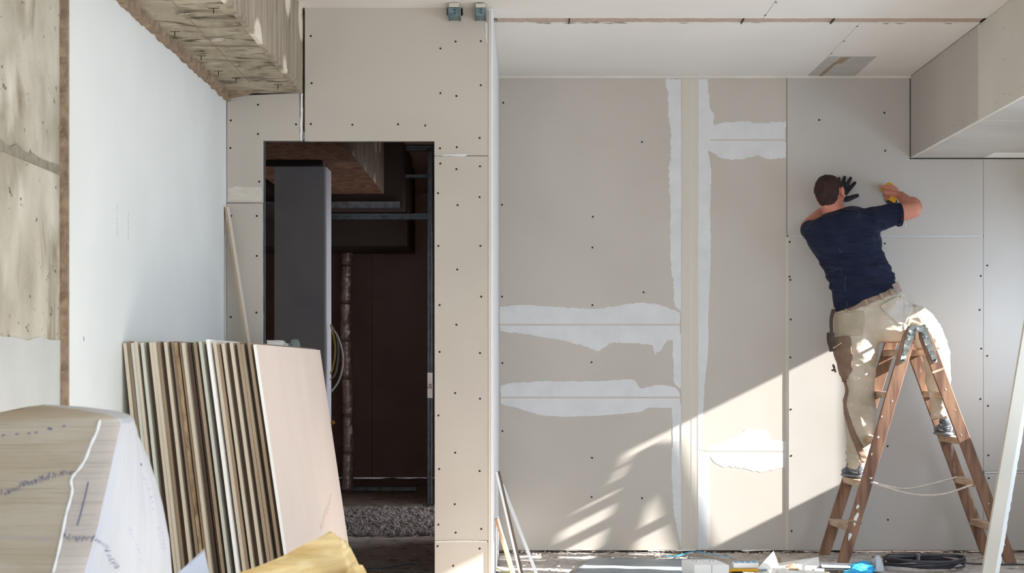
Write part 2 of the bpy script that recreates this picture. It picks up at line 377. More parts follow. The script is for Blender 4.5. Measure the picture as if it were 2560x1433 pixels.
# folded metal brackets hanging out of the cut-outs at the ceiling
for x0, x1, yt, ym, yb_ in ((1121,1148,3,18,38),(1188,1213,7,19,38)):
    Yb_ = 8.38; br = empty('metal_bracket'); br.parent = wp
    p0 = P(x0, yt+1, Yb_); p1 = P(x1, yb_, Yb_); zm = P(0, ym, Yb_).z
    zt2 = min(p0.z, ZC-.002)
    obj('bracket_channel', bx(p0.x, p1.x, Yb_+.001, YP+.05, p1.z, zm), M['steel_teal'], br, bevel=.003)
    obj('bracket_wrap', bx(p0.x+.002, p1.x-.002, Yb_, YP+.02, zm+.001, zt2), M['tape'], br, bevel=.003)
    obj('bracket_flange', bx(p0.x-.004, p0.x, Yb_+.01, YP, p1.z-.004, zm), M['steel'], br)
    obj('bracket_flange', bx(p1.x+.001, p1.x+.005, Yb_+.02, YP, p1.z-.006, zm), M['steel'], br)
    for k in range(2):
        bm = bmesh.new(); c = Vector(((p0.x+p1.x)/2+.004, Yb_-.001, p1.z+.010+.016*k)); tube(bm, [c, c+Vector((0,.004,0))], .0035, 8); obj('rivet', bm, M['screw'], br)
# end of the partition and its return face
obj('corner_bead', bx(-0.1895, -0.1715, YP-0.003, YP+0.03, 0, ZC-0.012), M['bead'], wp, bevel=0.003)
obj('return_panel', bx(-0.19, -0.166, YP+0.004, YW-0.003, 0, ZC-0.002), M['return_'], wp)
obj('bead_line', bx(-0.1745, -0.1700, YP-0.006, YP, 0, ZC-0.03), M['white_pl'], wp)

# left wall: boarded bay, concrete bay
wl = structure('wall_left', bx(-1.75, XL-0.03, -1.6, 8.58, -0.05, 3.0), M['concrete'])
y1 = 1.516*F/1139
edge_pts = [(XL, y1+0.002*math.sin(k*2.1)*1.0, k*2.5/30) for k in range(31)]
bm = bmesh.new(); prism(bm, [(XL, y1, 0), (XL, YP+0.0, 0), (XL, YP, 2.505)] + [(XL, YP-(YP-y1)*k/24, 2.507+0.006*noise.noise((k*1.7,0,0))) for k in range(1, 24)] + [(XL, y1, 2.507)], (-0.012, 0, 0))
obj('drywall_panel', bm, M['white_wall'], wl)
def rough_bar(x0, x1, y0, y1, z0, z1, nseg, axis, amp, m, parent, name):
    bm = bmesh.new(); rings = []
    for k in range(nseg+1):
        t = k/nseg
        def j(s): return amp*noise.noise((k*0.37+s*7.1, s*3.3, 1.5))
        if axis == 'z':
            z = z0+(z1-z0)*t; q = [(x0+j(1), y0+j(2), z), (x1, y0+j(3)*.4, z), (x1, y1, z), (x0, y1, z)]
        elif axis == 'y':
            y = y0+(y1-y0)*t; q = [(x0, y, z0+j(1)*.5), (x1+j(2), y, z0+j(3)), (x1+j(4), y, z1), (x0, y, z1)]
        else:
            x = x0+(x1-x0)*t; q = [(x, y0+j(1), z0), (x, y1+j(2), z0), (x, y1+j(2), z1), (x, y0+j(1), z1)]
        rings.append([bm.verts.new(p) for p in q])
    for a, b in zip(rings, rings[1:]):
        for i in range(4): bm.faces.new((a[i], a[(i+1)%4], b[(i+1)%4], b[i]))
    bm.faces.new(rings[0][::-1]); bm.faces.new(rings[-1])
    return obj(name, bm, m, parent, smooth=False)
rough_bar(XL-0.045, XL-0.003, y1-0.016, y1+0.03, 0, 2.53, 160, 'z', 0.010, M['mortar'], wl, 'rough_mortar_edge')
rough_bar(XL-0.03, XL+0.028, y1, YP-0.005, 2.497, 2.56, 140, 'y', 0.016, M['mortar'], wl, 'rough_mortar_seam')
XCW = -1.548
def conc(name, pts, m, dx):
    bm = bmesh.new(); prism(bm, pts, (-0.03, 0, 0)); 
    o = obj(name, bm, m, wl); return o
def zq(y, ref): return ref
ye = y1-0.0
top = [(XCW, -1.5, 1.795), (XCW, ye, 1.795), (XCW, ye, 2.97), (XCW, -1.5, 2.97)]
low = [(XCW, -1.5, 1.25), (XCW, ye, 1.25), (XCW, ye, 1.775), (XCW, -1.5, 1.775)]
conc('concrete_lift', top, M['concrete'], 0); conc('concrete_lift', low, M['concrete2'], 0)
bm = bmesh.new()
prism(bm, [(XCW+0.004, 0.5, 0.0), (XCW+0.004, ye, 0.0)] + [(XCW+0.004, ye-(ye-0.5)*k/40, 1.235+0.02*noise.noise((k*.8,2,0))) for k in range(41)], (-0.03,0,0))
obj('plaster_patch', bm, M['plaster'], wl)
bm = bmesh.new()
prism(bm, [(XCW+0.006, ye-(ye-1.5)*k/50, 1.782) for k in range(51)] + [(XCW+0.006, 1.5+(ye-1.5)*k/50, 1.812+0.018*noise.noise((k*.9,5,0))) for k in range(51)], (-0.03,0,0))
obj('mortar_joint', bm, mat('grey_mortar', (148,142,126), .95, (128,120,104), 30, 6, bump=.6), wl)
# faint pencil notes on the white board (unreadable strokes)
bm = bmesh.new()
for cx, y0_, y1_ in ((292, 512, 585), (320, 528, 600)):
    Yd = 1.516*F/(1314-cx)
    y = y0_
    while y < y1_:
        a = P(cx+random.uniform(-3,3), y, Yd); b = P(cx+random.uniform(-4,5), y+random.uniform(1,5), Yd)
        for q in (a, b): q.x = XL+0.0006
        tube(bm, [a, b], 0.0007, 3); y += random.uniform(3,7)
pm = obj('pencil_note', bm, mat('pencil', (150,150,150), .8), wl)
obj('pencil_mark', bx(XL+.0002, XL+.0008, 5.76, 5.765, 1.235, 1.25), M['cable'], wl)

# concrete beam
bz, bxr = 2.537, -1.13
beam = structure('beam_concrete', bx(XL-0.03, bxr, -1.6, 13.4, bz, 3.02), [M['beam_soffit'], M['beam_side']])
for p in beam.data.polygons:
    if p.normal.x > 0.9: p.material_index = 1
obj('form_line', bx(-1.345, -1.342, 3.5, 8.2, bz-0.0015, bz+0.002), M['mortar'], beam)
rough_bar(bxr-0.02, bxr+0.002, 3.5, YP-0.01, bz-0.004, bz+0.02, 90, 'y', 0.008, M['beam_side'], beam, 'rough_arris')
for x, y in ((503,139), (437,78), (546,177), (695,211), (534,20), (590,195)):
    Yn = (bz-EYE)*F/(VY-y) if y < 900 else 8
    c = P(x, y, Yn)
    bm = bmesh.new(); tube(bm, [(c.x, c.y, bz-0.022), (c.x, c.y, bz+0.01)], 0.0022, 6)
    tube(bm, [(c.x-0.02, c.y+.002, bz-0.001), (c.x+0.022, c.y, bz-0.0015)], 0.0014, 5)
    obj('nail', bm, mat('rusty_nail', (64,52,44), .8) if x == 503 else bpy.data.materials['rusty_nail'], beam)
# loose lump of concrete where beam, wall and partition meet
bm = bmesh.new(); prism(bm, [P(x,y,8.42) for x,y in ((548,215),(600,212),(622,216),(634,226),(612,234),(575,240),(562,238))], (0,0.06,0))
obj('broken_corner', bm, M['mortar'], beam)

# ceiling
ce = structure('ceiling', bx(-1.6, 3.4, -1.6, YW+0.1, ZC+0.022, ZC+0.15), M['groove'])
def cy(y): return (ZC-EYE)*F/(VY-y)
def ceil_poly(pts, m, name='drywall_panel', z=ZC, t=0.02):
    bm = bmesh.new(); prism(bm, [(x, y, z) for x, y in pts], (0,0,t)); return obj(name, bm, m, ce)
xj = (1940-VX)*cy(0)/F
ya, yb = cy(45.5), cy(57.5)
def ragx(x0, x1, y, amp, n):
    return [(x0+(x1-x0)*k/n, y + amp*noise.noise((k*.9, y*10, 0))) for k in range(n+1)]
ceil_poly([(bxr, -1.5), (xj-0.0015, -1.5)] + ragx(xj-0.0015, bxr, ya, 0.012, 60), M['ceil'])
ceil_poly([(xj+0.0015, -1.5), (3.3, -1.5)] + ragx(3.3, xj+0.0015, ya+0.004, 0.012, 50), M['ceil'])
xk = (2149-VX)*cy(59)/F
def ceil_strip(x0, x1, n):
    bm = bmesh.new(); R = []
    for x, y in ragx(x0, x1, yb, 0.012, n):
        R.append([bm.verts.new(q) for q in ((x, y, ZC), (x, y, ZC+.02), (x, YW, ZC+.02), (x, YW, ZC))])
    for p, q in zip(R, R[1:]):
        for i in range(4): bm.faces.new((p[i], p[(i+1)%4], q[(i+1)%4], q[i]))
    bm.faces.new(R[0][::-1]); bm.faces.new(R[-1]); obj('drywall_panel', bm, M['ceil'], ce)
ceil_strip(-0.166, xk-0.0015, 60); ceil_strip(xk+0.0015, 2.405, 30)
rough_bar(-0.15, 2.40, ya-.02, yb+.015, ZC+.005, ZC+.02, 120, 'x', 0.003, M['groove'], ce, 'raw_groove')
# grey filled patch with its torn tape
px0, px1 = (2073-VX)*cy(141)/F, (2192-VX)*cy(141)/F
ceil_poly([(px0, cy(141)), (px1, cy(141)), (px1, YW-.012), (px0-.02, YW-.012)], mat('grey_filler', (182,178,172), .85, (172,168,162), 9, 4), 'joint_compound', z=ZC-0.0012, t=0.001)
ceil_poly([(px0+.08, cy(144)), (px0+.13, cy(142)), (px0+.115, cy(156)), (px0+.085, cy(160)), (px0+.075, YW-.01), (px0+.05, YW-.01), (px0+.06, cy(160))], mat('torn_tape', (158,140,116), .9, (138,120,98), 30, 5), 'torn_tape', z=ZC-0.0022, t=0.001)
bm = bmesh.new()
for (x, y) in ((1940,6),(1913,38),(2143,66),(2110,103),(2079,134)):
    Yq = cy(y); c = Vector(((x-VX)*Yq/F, Yq, ZC))
    prism(bm, [c+Vector((math.cos(a)*.007, math.sin(a)*.009, 0)) for a in [k*math.pi/4 for k in range(8)]], (0,0,-.0008))
o = obj('screw', bm, M['screw'], ce); o['kind'] = 'stuff'
for x in (1423, 1857, 2082):
    c = (x-VX)*8.83/F
    obj('hanger_wire', bx(c-.003, c+.003, ya+.02, yb+.01, ZC-.004, ZC+.03), M['screw'], ce)
bm = bmesh.new()
for _ in range(16):
    x = random.choice((random.uniform(0,0.5), random.uniform(0,2.4))); y = yb + random.uniform(-.01,.01)
    prism(bm, [(x, y, ZC-.001), (x+random.uniform(.02,.07), y-.003, ZC-.003), (x+random.uniform(.02,.05), y+random.uniform(.008,.02), ZC-.0015)], (0,0,.0008))
o = obj('plaster_flake', bm, bpy.data.materials['torn_tape'], ce); o['kind'] = 'stuff'
# boxed-in soffit on the right
sb = structure('trim_2', bx(2.42, 3.4, -1.5, YW-.02, 2.472, 2.99), M['dark_core'])
zs = 2.4575
yj = 2.405*F/1133
SB = M['board_r']
SBf = mat('pale_board_paper', (204,200,190), .9, (196,192,182), 2, 4)
obj('drywall_panel', bx(2.405, 2.4175, yj+.0015, YW-.008, zs, ZC-.003), SB, sb)
obj('drywall_panel', bx(2.405, 2.4175, -1.5, yj-.0015, zs, ZC-.003), SBf, sb)
obj('drywall_panel', bx(2.4185, 3.3, yj+.0015, YW-.01, zs, zs+.0125), M['soffit_paper'], sb)
obj('drywall_panel', bx(2.4185, 3.3, -1.5, yj-.0015, zs, zs+.0125), M['soffit_paper'], sb)
obj('corner_tape', bx(2.4035, 2.4165, -1.5, YW-.01, zs-.0012, zs+.004), M['bead'], sb)
obj('joint_filler', bx(2.4035, 2.4055, yj-.003, yj+.003, zs, ZC-.005), M['bead'], sb)
obj('joint_filler', bx(2.42, 3.3, yj-.003, yj+.003, zs-.001, zs+.002), M['bead'], sb)
obj('joint_compound', bx(2.86, 3.3, YW-.26, YW-.02, zs-.0012, zs+.001), M['white_pl'], sb)
bm = bmesh.new()
for (x, y) in ((2425,25),(2490,32),(2454,61),(2421,88),(2388,112),(2357,139),(2327,155),(2447,156),(2447,238),(2510,70),(2510,148),(2524,236),(2511,235),(2489,257),(2335,171),(2335,245),(2335,346),(2435,283),(2409,301),(2385,314),(2359,332),(2556,216)):
    Yq = 2.405*F/(x-VX); c = P(x, y, Yq); c.x = 2.405
    prism(bm, [c+Vector((0, math.cos(a)*.004, math.sin(a)*.004)) for a in [k*math.pi/3 for k in range(6)]], (-.0006,0,0))
o = obj('screw', bm, mat('dull_screw', (96,88,80), .6), sb); o['kind'] = 'stuff'

# right wall with openings for the sun; piers and narrow slot added to shape its light (beside and behind the picture)
wr = empty('wall_right', kind='structure')
wallm = M['white_wall']
ops = [(6.6, 8.3, 1.0875, 2.0125), (9.05, 9.22, 0.72, 2.0125), (9.62, 10.296, 1.0875, 2.0125), (2.95, 4.95, 0.1, 2.62)]  # narrow low-silled slot added so that sun reaches the floor litter
def wr_box(y0, y1, z0, z1): obj('wall_segment', bx(XR, XR+0.12, y0, y1, z0, z1), wallm, wr)
wr_box(-1.6, 2.95, 0, 3); wr_box(4.95, 6.6, 0, 3); wr_box(8.3, 9.05, 0, 3); wr_box(9.22, 9.62, 0, 3); wr_box(10.296, 10.6, 0, 3)  # middle piers added to keep sun off the floor before the far wall
for (a, b, z0, z1) in ops: wr_box(a, b, 0, z0); wr_box(a, b, z1, 3)
# facade wall behind the camera: parapet and lintel, opening between
wf = empty('wall_front', kind='structure')
obj('wall_segment', bx(-1.6, 3.4, -1.72, -1.6, 0, 0.1), wallm, wf)
obj('wall_segment', bx(-1.6, 3.4, -1.72, -1.6, 2.25, 3), wallm, wf)

# ---------------------------------------------------------------- room behind the door
DR = mat('far_room_board', (192,170,160), .95, (180,158,148), 2, 4)
wd = structure('wall_far_room', bx(-3.2, 1.4, 17.6, 17.7, 0, 3), DR)
obj('drywall_panel', bx(-1.60, -0.4, 17.58, 17.595, 0.0, 2.9), DR, wd)
obj('drywall_panel', bx(-3.1, -1.61, 17.58, 17.595, 0.0, 2.9), DR, wd)
ws = empty('wall_side_room', kind='structure')
for (a, b) in ((10.6, 11.55), (13.8, 17.7)): obj('wall_segment', bx(-0.30, -0.20, a, b, 0, 3), DR, ws)
obj('wall_segment', bx(-0.30, -0.20, 11.55, 13.8, 2.1, 3), DR, ws)
obj('wall_segment', bx(1.3, 1.4, 10.6, 17.7, 0, 3), DR, ws)
obj('wall_segment', bx(-3.3, -3.2, 8.6, 17.7, 0, 3), DR, ws)
obj('wall_segment', bx(-3.3, -1.75, 8.4, 8.6, 0, 3), DR, ws)
bm = bx(-3.3, -0.19, YP+0.11, 17.7, 2.97, 3.05); box(bm, -0.19, 1.4, 10.62, 17.7, 2.97, 3.05)
cf = structure('ceiling_far_room', bm, DR)
# wall stub, its end board coloured paler for the side light on it
Ys = 11.31
st = structure('wall_stub', bx(P(686,0,Ys).x, P(811,0,Ys).x, Ys+.012, Ys+.27, 0, 2.53), mat('stub_core', (90,86,84), .9))
obj('drywall_panel', bx(P(686,0,Ys).x, P(811,0,Ys).x, Ys, Ys+.0125, 0, 2.53), mat('stub_board', (176,172,172), .9, (160,157,158), 2, 3), st)
obj('end_board', bx(P(811,0,Ys).x, P(811,0,Ys).x+.0125, Ys, Ys+.29, 0, 2.50), mat('end_board_lit_white', (226,228,234), .8), st)
# stepped concrete and casing above
DRC = mat('dark_brown_concrete', (160,124,100), .95, (120,90,70), 8, 8, (2,1,1), bump=.8, bump_scale=20, dist=.01)
b2 = structure('beam_far_room', bx(-1.9, bxr-0.002, YP+.12, 13.38, bz-.004, 2.96), DRC)
obj('broken_render', bx(-1.75, -1.36, 11.2, 11.3, 2.50, 2.54), M['dark_core'], b2)
obj('cross_casing', bx(-2.2, -0.98, 13.4, 14.5, 2.42, 2.96), mat('casing', (84,72,66), .9), b2)
obj('lower_casing', bx(-2.6, -1.02, 14.46, 15.5, 2.20, 2.96), bpy.data.materials['casing'], b2)
obj('casing_channel', bx(-2.2, -1.0, 13.36, 13.39, 2.42, 2.47), M['steel'], b2)
obj('casing_channel', bx(-1.10, -1.02, 14.2, 14.25, 2.45, 2.90), M['steel'], b2)
# stud frame with header
sf = empty('stud_frame', 'grey galvanised metal stud frame standing in dark room beyond doorway', 'frame')
Yf = 13.73
xs_ = P(1075,0,Yf).x
def chan(x0, x1, z0, z1, name, lip=.012, y=Yf):
    bm = bmesh.new(); box(bm, x0, x1, y+.04, y+.044, z0, z1)
    if (z1-z0) > (x1-x0):
        box(bm, x0, x0+.003, y, y+.044, z0, z1); box(bm, x1-.003, x1, y, y+.044, z0, z1); box(bm, x0, x0+lip, y, y+.003, z0, z1); box(bm, x1-lip, x1, y, y+.003, z0, z1)
    else:
        box(bm, x0, x1, y, y+.044, z0, z0+.003); box(bm, x0, x1, y, y+.044, z1-.003, z1); box(bm, x0, x1, y, y+.003, z0, z0+lip); box(bm, x0, x1, y, y+.003, z1-lip, z1)
    return obj(name, bm, M['steel'], sf)
chan(xs_-.022, xs_+.022, 0, 2.95, 'upright_stud')
chan(P(830,0,Yf).x-.1, xs_-.022, 2.36, 2.41, 'header_channel')
chan(P(960,0,Yf).x, xs_+.1, 2.92, 2.965, 'ceiling_track')
chan(xs_-.06, xs_+.06, 0, 0.03, 'floor_track')
chan(P(1005,0,Yf).x, P(1068,0,Yf).x, 2.70, 2.73, 'casing_rail')
obj('paper_label', bx(xs_-.021, xs_+.021, Yf-.004, Yf-.001, P(0,995,Yf).z, P(0,932,Yf).z), M['paper'], sf)['label'] = 'white paper label marked 2x'
def text(name, s, size, loc, rot, m, parent):
    cu = bpy.data.curves.new(name, 'FONT'); cu.body = s; cu.size = size; cu.extrude = 0.0004; cu.align_x = 'CENTER'; cu.align_y = 'CENTER'
    o = bpy.data.objects.new(name, cu); COL.objects.link(o); o.location = loc; o.rotation_euler = rot; cu.materials.append(m)
    if parent: o.parent = parent
    return o
def text_mesh(name, s, size, loc, rot, m, parent):
    o = text('tmp_text', s, size, loc, rot, m, None)
    bpy.context.view_layer.update(); dg = bpy.context.evaluated_depsgraph_get()
    me = bpy.data.meshes.new_from_object(o.evaluated_get(dg)); bpy.data.objects.remove(o)
    q = bpy.data.objects.new(name, me); COL.objects.link(q); q.location = loc; q.rotation_euler = rot; q.parent = parent
    return q
text_mesh('label_writing', '2x', 0.045, (xs_, Yf-.005, P(0,966,Yf).z), (math.pi/2, -math.pi/2, 0), M['black'], sf)
# channel on the ground
obj_ = tag(obj('floor_channel', bx(P(846,0,15.669).x, P(1040,0,15.669).x, 15.67, 15.75, 0.0, 0.035), M['steel']), 'grey metal channel lying on the dark floor across the far doorway', 'channel')
# foil clad pipe
bm = bmesh.new(); Yq = 15.43; cx = P(868,0,Yq).x; n = 16
rings = []
for k in range(121):
    z = 0.02+2.44*k/120; rr = 0.052*(1+0.12*noise.noise((0,0,z*9))); 
    if k % 17 == 0: rr *= .8
    rings.append([bm.verts.new((cx+.012*math.sin(z*3)+math.cos(2*math.pi*i/n)*rr*(1+.13*noise.noise((i*.9,z*22,0))), Yq+math.sin(2*math.pi*i/n)*rr*(1+.13*noise.noise((i*.9,z*22,4))), z)) for i in range(n)])
for a, b in zip(rings, rings[1:]):
    for i in range(n): bm.faces.new((a[i], a[(i+1)%n], b[(i+1)%n], b[i]))
bm.faces.new(rings[0][::-1]); bm.faces.new(rings[-1])
tag(obj('insulated_pipe', bm, mat('crumpled_foil', (214,200,190), .35, (176,160,150), 30, 5, metal=.6)), 'crumpled foil wrapped vertical pipe in the dark room beyond doorway', 'pipe')
# cable loops on the stub's end
xe = P(811,0,Ys).x+.013
cabs = [((828,815),(848,850),(858,900),(848,950),(828,980), 'white'), ((828,812),(842,840),(846,880),(840,930),(826,950), 'grey'), ((826,812),(836,850),(838,885),(832,918),(826,935), 'yellow')]
cc = {'white': (M['white_pl'], 'outermost white electric cable loop hanging on the pale wall stub edge'), 'grey': (mat('grey_cable', (150,146,140), .6), 'middle grey electric cable loop hanging on the pale wall stub edge'), 'yellow': (mat('yellow_cable', (206,180,70), .6), 'innermost yellow electric cable loop hanging on the pale wall stub edge')}
for q in cabs:
    bm = bmesh.new(); tube(bm, cr([P(x, y, Ys+.06) for x, y in q[:5]], 8), 0.0055 if q[5]=='white' else 0.005, 8)
    tag(obj('hanging_cable', bm, cc[q[5]][0], smooth=True), cc[q[5]][1], 'cable', 'electric cables hanging on the wall stub')
v = empty('wall_valve', 'small yellow fitting sticking out of the pale wall stub edge', 'fitting')
c = P(826,1057,Ys+.05)
bm = bmesh.new(); tube(bm, [c+Vector((-.012,0,0)), c+Vector((.016,0,0))], .009, 10); obj('valve_body', bm, M['steel'], v)
bm = bmesh.new(); ball(bm, c+Vector((.018,0,.001)), (.013,.011,.014), seg=12); obj('yellow_knob', bm, M['yellow'], v)
# strip of rubble on the floor of the dark room
bm = bmesh.new()
for _ in range(2600):
    x = random.uniform(-1.70, -0.55); y = random.uniform(11.5, 13.7); r = random.uniform(.006, .022)
    res = bmesh.ops.create_icosphere(bm, subdivisions=1, radius=r, matrix=Matrix.Translation((x, y, r*.25)))
    for vv in res['verts']: vv.co += Vector((random.uniform(-.4,.4)*r, random.uniform(-.4,.4)*r, random.uniform(-.4,.2)*r))
tag(obj('rubble', bm, mat('grey_rubble', (176,170,166), .95, (140,134,130), 30, 5)), 'strip of pale grey rubble scattered on floor beyond doorway', 'rubble', kind='stuff')
bm = bmesh.new(); tube(bm, cr([P(890,1424,9.531)+Vector((0,0,.0)), P(950,1420,9.612), P(1000,1416,9.692), P(1035,1412,9.773)], 5), .006, 6, flat=.5)
for v_ in bm.verts: v_.co.z = .006+random.uniform(-.001,.001)+(.003 if v_.co.z>.03 else 0)
M['blue_dk'] = mat('blue_tie', (26,96,140), .5)
def floor_strip(pts, wdt, m, name, label, cat, z=.004, th=.002, lift=None, group=None):
    bm = bmesh.new(); L = cr([Vector((x, y, 0)) for x, y in pts], 6); a = []; b = []
    for i, p in enumerate(L):
        t = (L[min(i+1,len(L)-1)]-L[max(i-1,0)]).normalized(); nn = Vector((-t.y, t.x, 0))*wdt/2
        zz = z + (lift*math.sin(math.pi*i/(len(L)-1)) if lift else 0)
        a.append(p+nn+Vector((0,0,zz))); b.append(p-nn+Vector((0,0,zz)))
    for i in range(len(L)-1): prism(bm, [a[i], b[i], b[i+1], a[i+1]], (0,0,th))
    bmesh.ops.remove_doubles(bm, verts=bm.verts, dist=1e-5)
    return tag(obj(name, bm, m), label, cat, group)
bm.free()
def gx(px, py):
    Y = EYE*F/(py-VY); return ((px-VX)*Y/F, Y)
floor_strip([gx(890,1424), gx(950,1424), gx(1000,1417), gx(1035,1411)], .014, M['blue_dk'], 'plastic_strip', 'dark blue plastic strip lying on floor just inside doorway', 'strip')
floor_strip([gx(855,1309), gx(862,1312), gx(872,1312)], .02, M['blue_dk'], 'plastic_scrap', 'small blue plastic scrap on the grey rubble strip beyond doorway', 'scrap', z=.02)
# ---------------------------------------------------------------- stack of sheets leaning on the left wall
EDGE = {
 'ivory': mat('sheet_edge_ivory', (200,190,172), .9, (182,171,152), 12, 5, (1,1,.1), bump=.2),
 'mint': mat('sheet_edge_mint', (198,199,188), .9, (182,183,172), 12, 5, (1,1,.1)),
 'tan': mat('sheet_edge_tan', (160,144,124), .95, (140,124,104), 14, 6, (1,1,.1), bump=.4),
 'brown': mat('sheet_edge_brown_shaded', (112,97,86), .95, (92,78,68), 14, 5, (1,1,.1)),  # brown paper, darkened further for the shade on set-back sheet ends
 'rough': mat('sheet_edge_rough', (168,144,112), .98, (112,92,72), 40, 8, (1,1,.35), bump=1, bump_scale=70, dist=.006),
 'white': mat('sheet_edge_white', (238,238,234), .85, (222,222,218), 12, 4, (1,1,.1)),
}
FACE = mat('pinkish_board_face', (226,208,194), .9, (218,202,190), 1.6, 5, bump=.05, bump_scale=30)
Y0, SW, SH, ST = 6.30, 1.96, 1.245, 0.0118
def sheet(cx, kind, dy=0.0, dh=0.0, face=None, label=None, group='drywall sheets leaning in the stack', tilt=None):
    px = 280+cx*.4279
    X = max((px-VX)*Y0/F, XL+.001)
    t = (cx-60)/785.0
    a = tilt if tilt is not None else 0.100+0.045*t
    h = SH+dh
    root = None
    bm = bmesh.new(); n = 14; rings = []
    Lz = [h*k/n for k in range(n+1)]
    sd = cx*1.3
    for k, z in enumerate(Lz):
        j = 0.0012*noise.noise((sd, z*5, 0)); jy = 0.0022*noise.noise((sd+9, z*7, 0))
        if kind == 'rough': jy *= 5
        rings.append([bm.verts.new(q) for q in ((0, jy, z), (ST, jy+.001, z+j), (ST, SW, z), (0, SW, z))])
    for p, q in zip(rings, rings[1:]):
        for i in range(4): bm.faces.new((p[i], p[(i+1)%4], q[(i+1)%4], q[i]))
    bm.faces.new(rings[0][::-1]); bm.faces.new(rings[-1])
    o = obj('drywall_sheet', bm, [EDGE[kind], face or EDGE['tan']])
    for p in o.data.polygons:
        if abs(p.normal.x) > .8 and face: p.material_index = 1
    # rotate about its foot so that the top comes out at X
    zt_ = h*math.cos(a); Xfoot = X + h*math.sin(a)
    o.location = (Xfoot, Y0+dy, 0.002); o.rotation_euler = (0, -a, 0)
    tag(o, label or 'grey drywall sheet standing in the middle of the stack leaning on the white wall', 'drywall sheet', group)
    return o
light_edges = [(62,'ivory'),(81,'tan'),(108,'mint'),(127,'ivory'),(152,'brown'),(163,'mint'),(182,'brown'),(215,'ivory'),(234,'ivory'),(253,'tan'),(272,'brown'),
 (300,'ivory'),(319,'brown'),(338,'tan'),(362,'rough'),(385,'tan'),(404,'ivory'),(423,'brown'),(447,'brown'),(470,'tan'),(490,'brown'),(505,'mint'),(524,'brown'),
 (552,'white'),(586,'ivory'),(605,'tan'),(636,'ivory'),(655,'brown'),(684,'ivory'),(703,'brown'),(724,'tan'),(745,'tan'),(766,'brown'),(785,'tan'),(804,'brown')]
sheets = []
names = {'ivory': 'ivory-edged', 'tan': 'tan-edged', 'brown': 'shaded brown-edged', 'mint': 'pale grey-edged'}
ordw = 'first second third fourth fifth sixth seventh eighth ninth tenth eleventh twelfth thirteenth fourteenth'.split()
zone_n = {}
for cx, k in light_edges:
    zone = 'sheets counted from the white wall' if cx < 362 else ('sheet beyond the crumbling-edged one' if cx < 552 else 'sheet beyond the bright white-edged one')
    dy = {'brown': .05, 'tan': .012}.get(k, 0)+random.uniform(0,.008)
    lab = None; grp = 'drywall sheets leaning in the stack'; dh = random.uniform(-.006,.004); face = None
    if cx == 62: lab = 'innermost drywall sheet of the leaning stack, touching the white wall'; grp = None
    if k == 'rough': lab = 'drywall sheet with crumbling brown edge in the leaning stack'; grp = None
    if k == 'white': lab = 'bright white edged drywall sheet standing slightly taller in the leaning stack'; grp = None; dh = .012; face = EDGE['white']; dy = -.012
    if cx == 586: face = FACE; lab = 'pale ivory drywall sheet directly beside the bright white edged one'; grp = None
    zone_n[zone] = zone_n.get(zone, 0)+1 if k not in ('rough','white') else zone_n.get(zone, 0)
    if not lab:
        o_w = ordw[zone_n[zone]-1]
        lab = (f"{names[k]} drywall sheet in the leaning stack, {o_w} one from the white wall" if cx < 362 else
               f"{names[k]} drywall sheet, {o_w} {zone} towards the doorway")
    sheets.append(sheet(cx, k, dy, dh, face, lab, 'drywall sheets leaning in the stack'))
fs = sheet(824, 'white', 0, -.004, FACE, 'outermost drywall sheet of the leaning stack, broad pinkish face towards doorway', None, tilt=.1455)
# faint red hand-written numbers low on that face
bm = bmesh.new()
for k in range(9):
    y = 1.02+.062*k; z = .425+.012*k+random.uniform(-.01,.01)
    tube(bm, [(ST+.0006, y, z), (ST+.0006, y+random.uniform(.005,.02), z+random.uniform(.03,.05)), (ST+.0006, y+.02, z+random.uniform(-.01,.02))], .0007, 4)
w_ = obj('red_writing', bm, mat('red_pencil', (214,182,172), .9), fs); w_['kind'] = 'stuff'
# things on top of the stack
def stack_top(px, Y): return (px-VX)*Y/F
z_top = 1.232
sw = empty('switch_box', 'small white plastic box lying on top of the drywall stack', 'box')
bx0, bx1 = stack_top(671,8.0), stack_top(722,8.0)
obj('box_body', bx(bx0, bx1-.02, 7.95, 8.05, z_top, z_top+.034), M['white_pl'], sw, bevel=.002)
obj('box_lid', bx(bx0-.002, bx1-.025, 7.95, 8.05, z_top+.0345, z_top+.042), M['white_pl'], sw, bevel=.002)
obj('box_socket', bx(bx1-.019, bx1, 7.96, 8.04, z_top, z_top+.028), mat('pale_grey_pl', (196,198,198), .5), sw, bevel=.002)
cup = empty('plastic_cup', 'small clear upturned plastic cup on top of the drywall stack', 'cup')
bm = bmesh.new(); cX, cY = stack_top(738,8.0), 8.0; n = 20; prof = [(.027,0),(.026,.012),(.022,.034),(.018,.044),(.008,.049),(0.0005,.05)]
R = [[bm.verts.new((cX+math.cos(2*math.pi*i/n)*r, cY+math.sin(2*math.pi*i/n)*r, z_top+z)) for i in range(n)] for r, z in prof]
for a, b in zip(R, R[1:]):
    for i in range(n): bm.faces.new((a[i], a[(i+1)%n], b[(i+1)%n], b[i]))
m_ = mat('clear_plastic', (210,222,222), .12, trans=.85)
o = obj('cup_shell', bm, m_, cup, smooth=True); so = o.modifiers.new('t', 'SOLIDIFY'); so.thickness = .0012
bm = bmesh.new(); tube(bm, [(cX, cY, z_top+.0), (cX, cY, z_top+.004)], .029, 20); obj('cup_rim', bm, m_, cup)

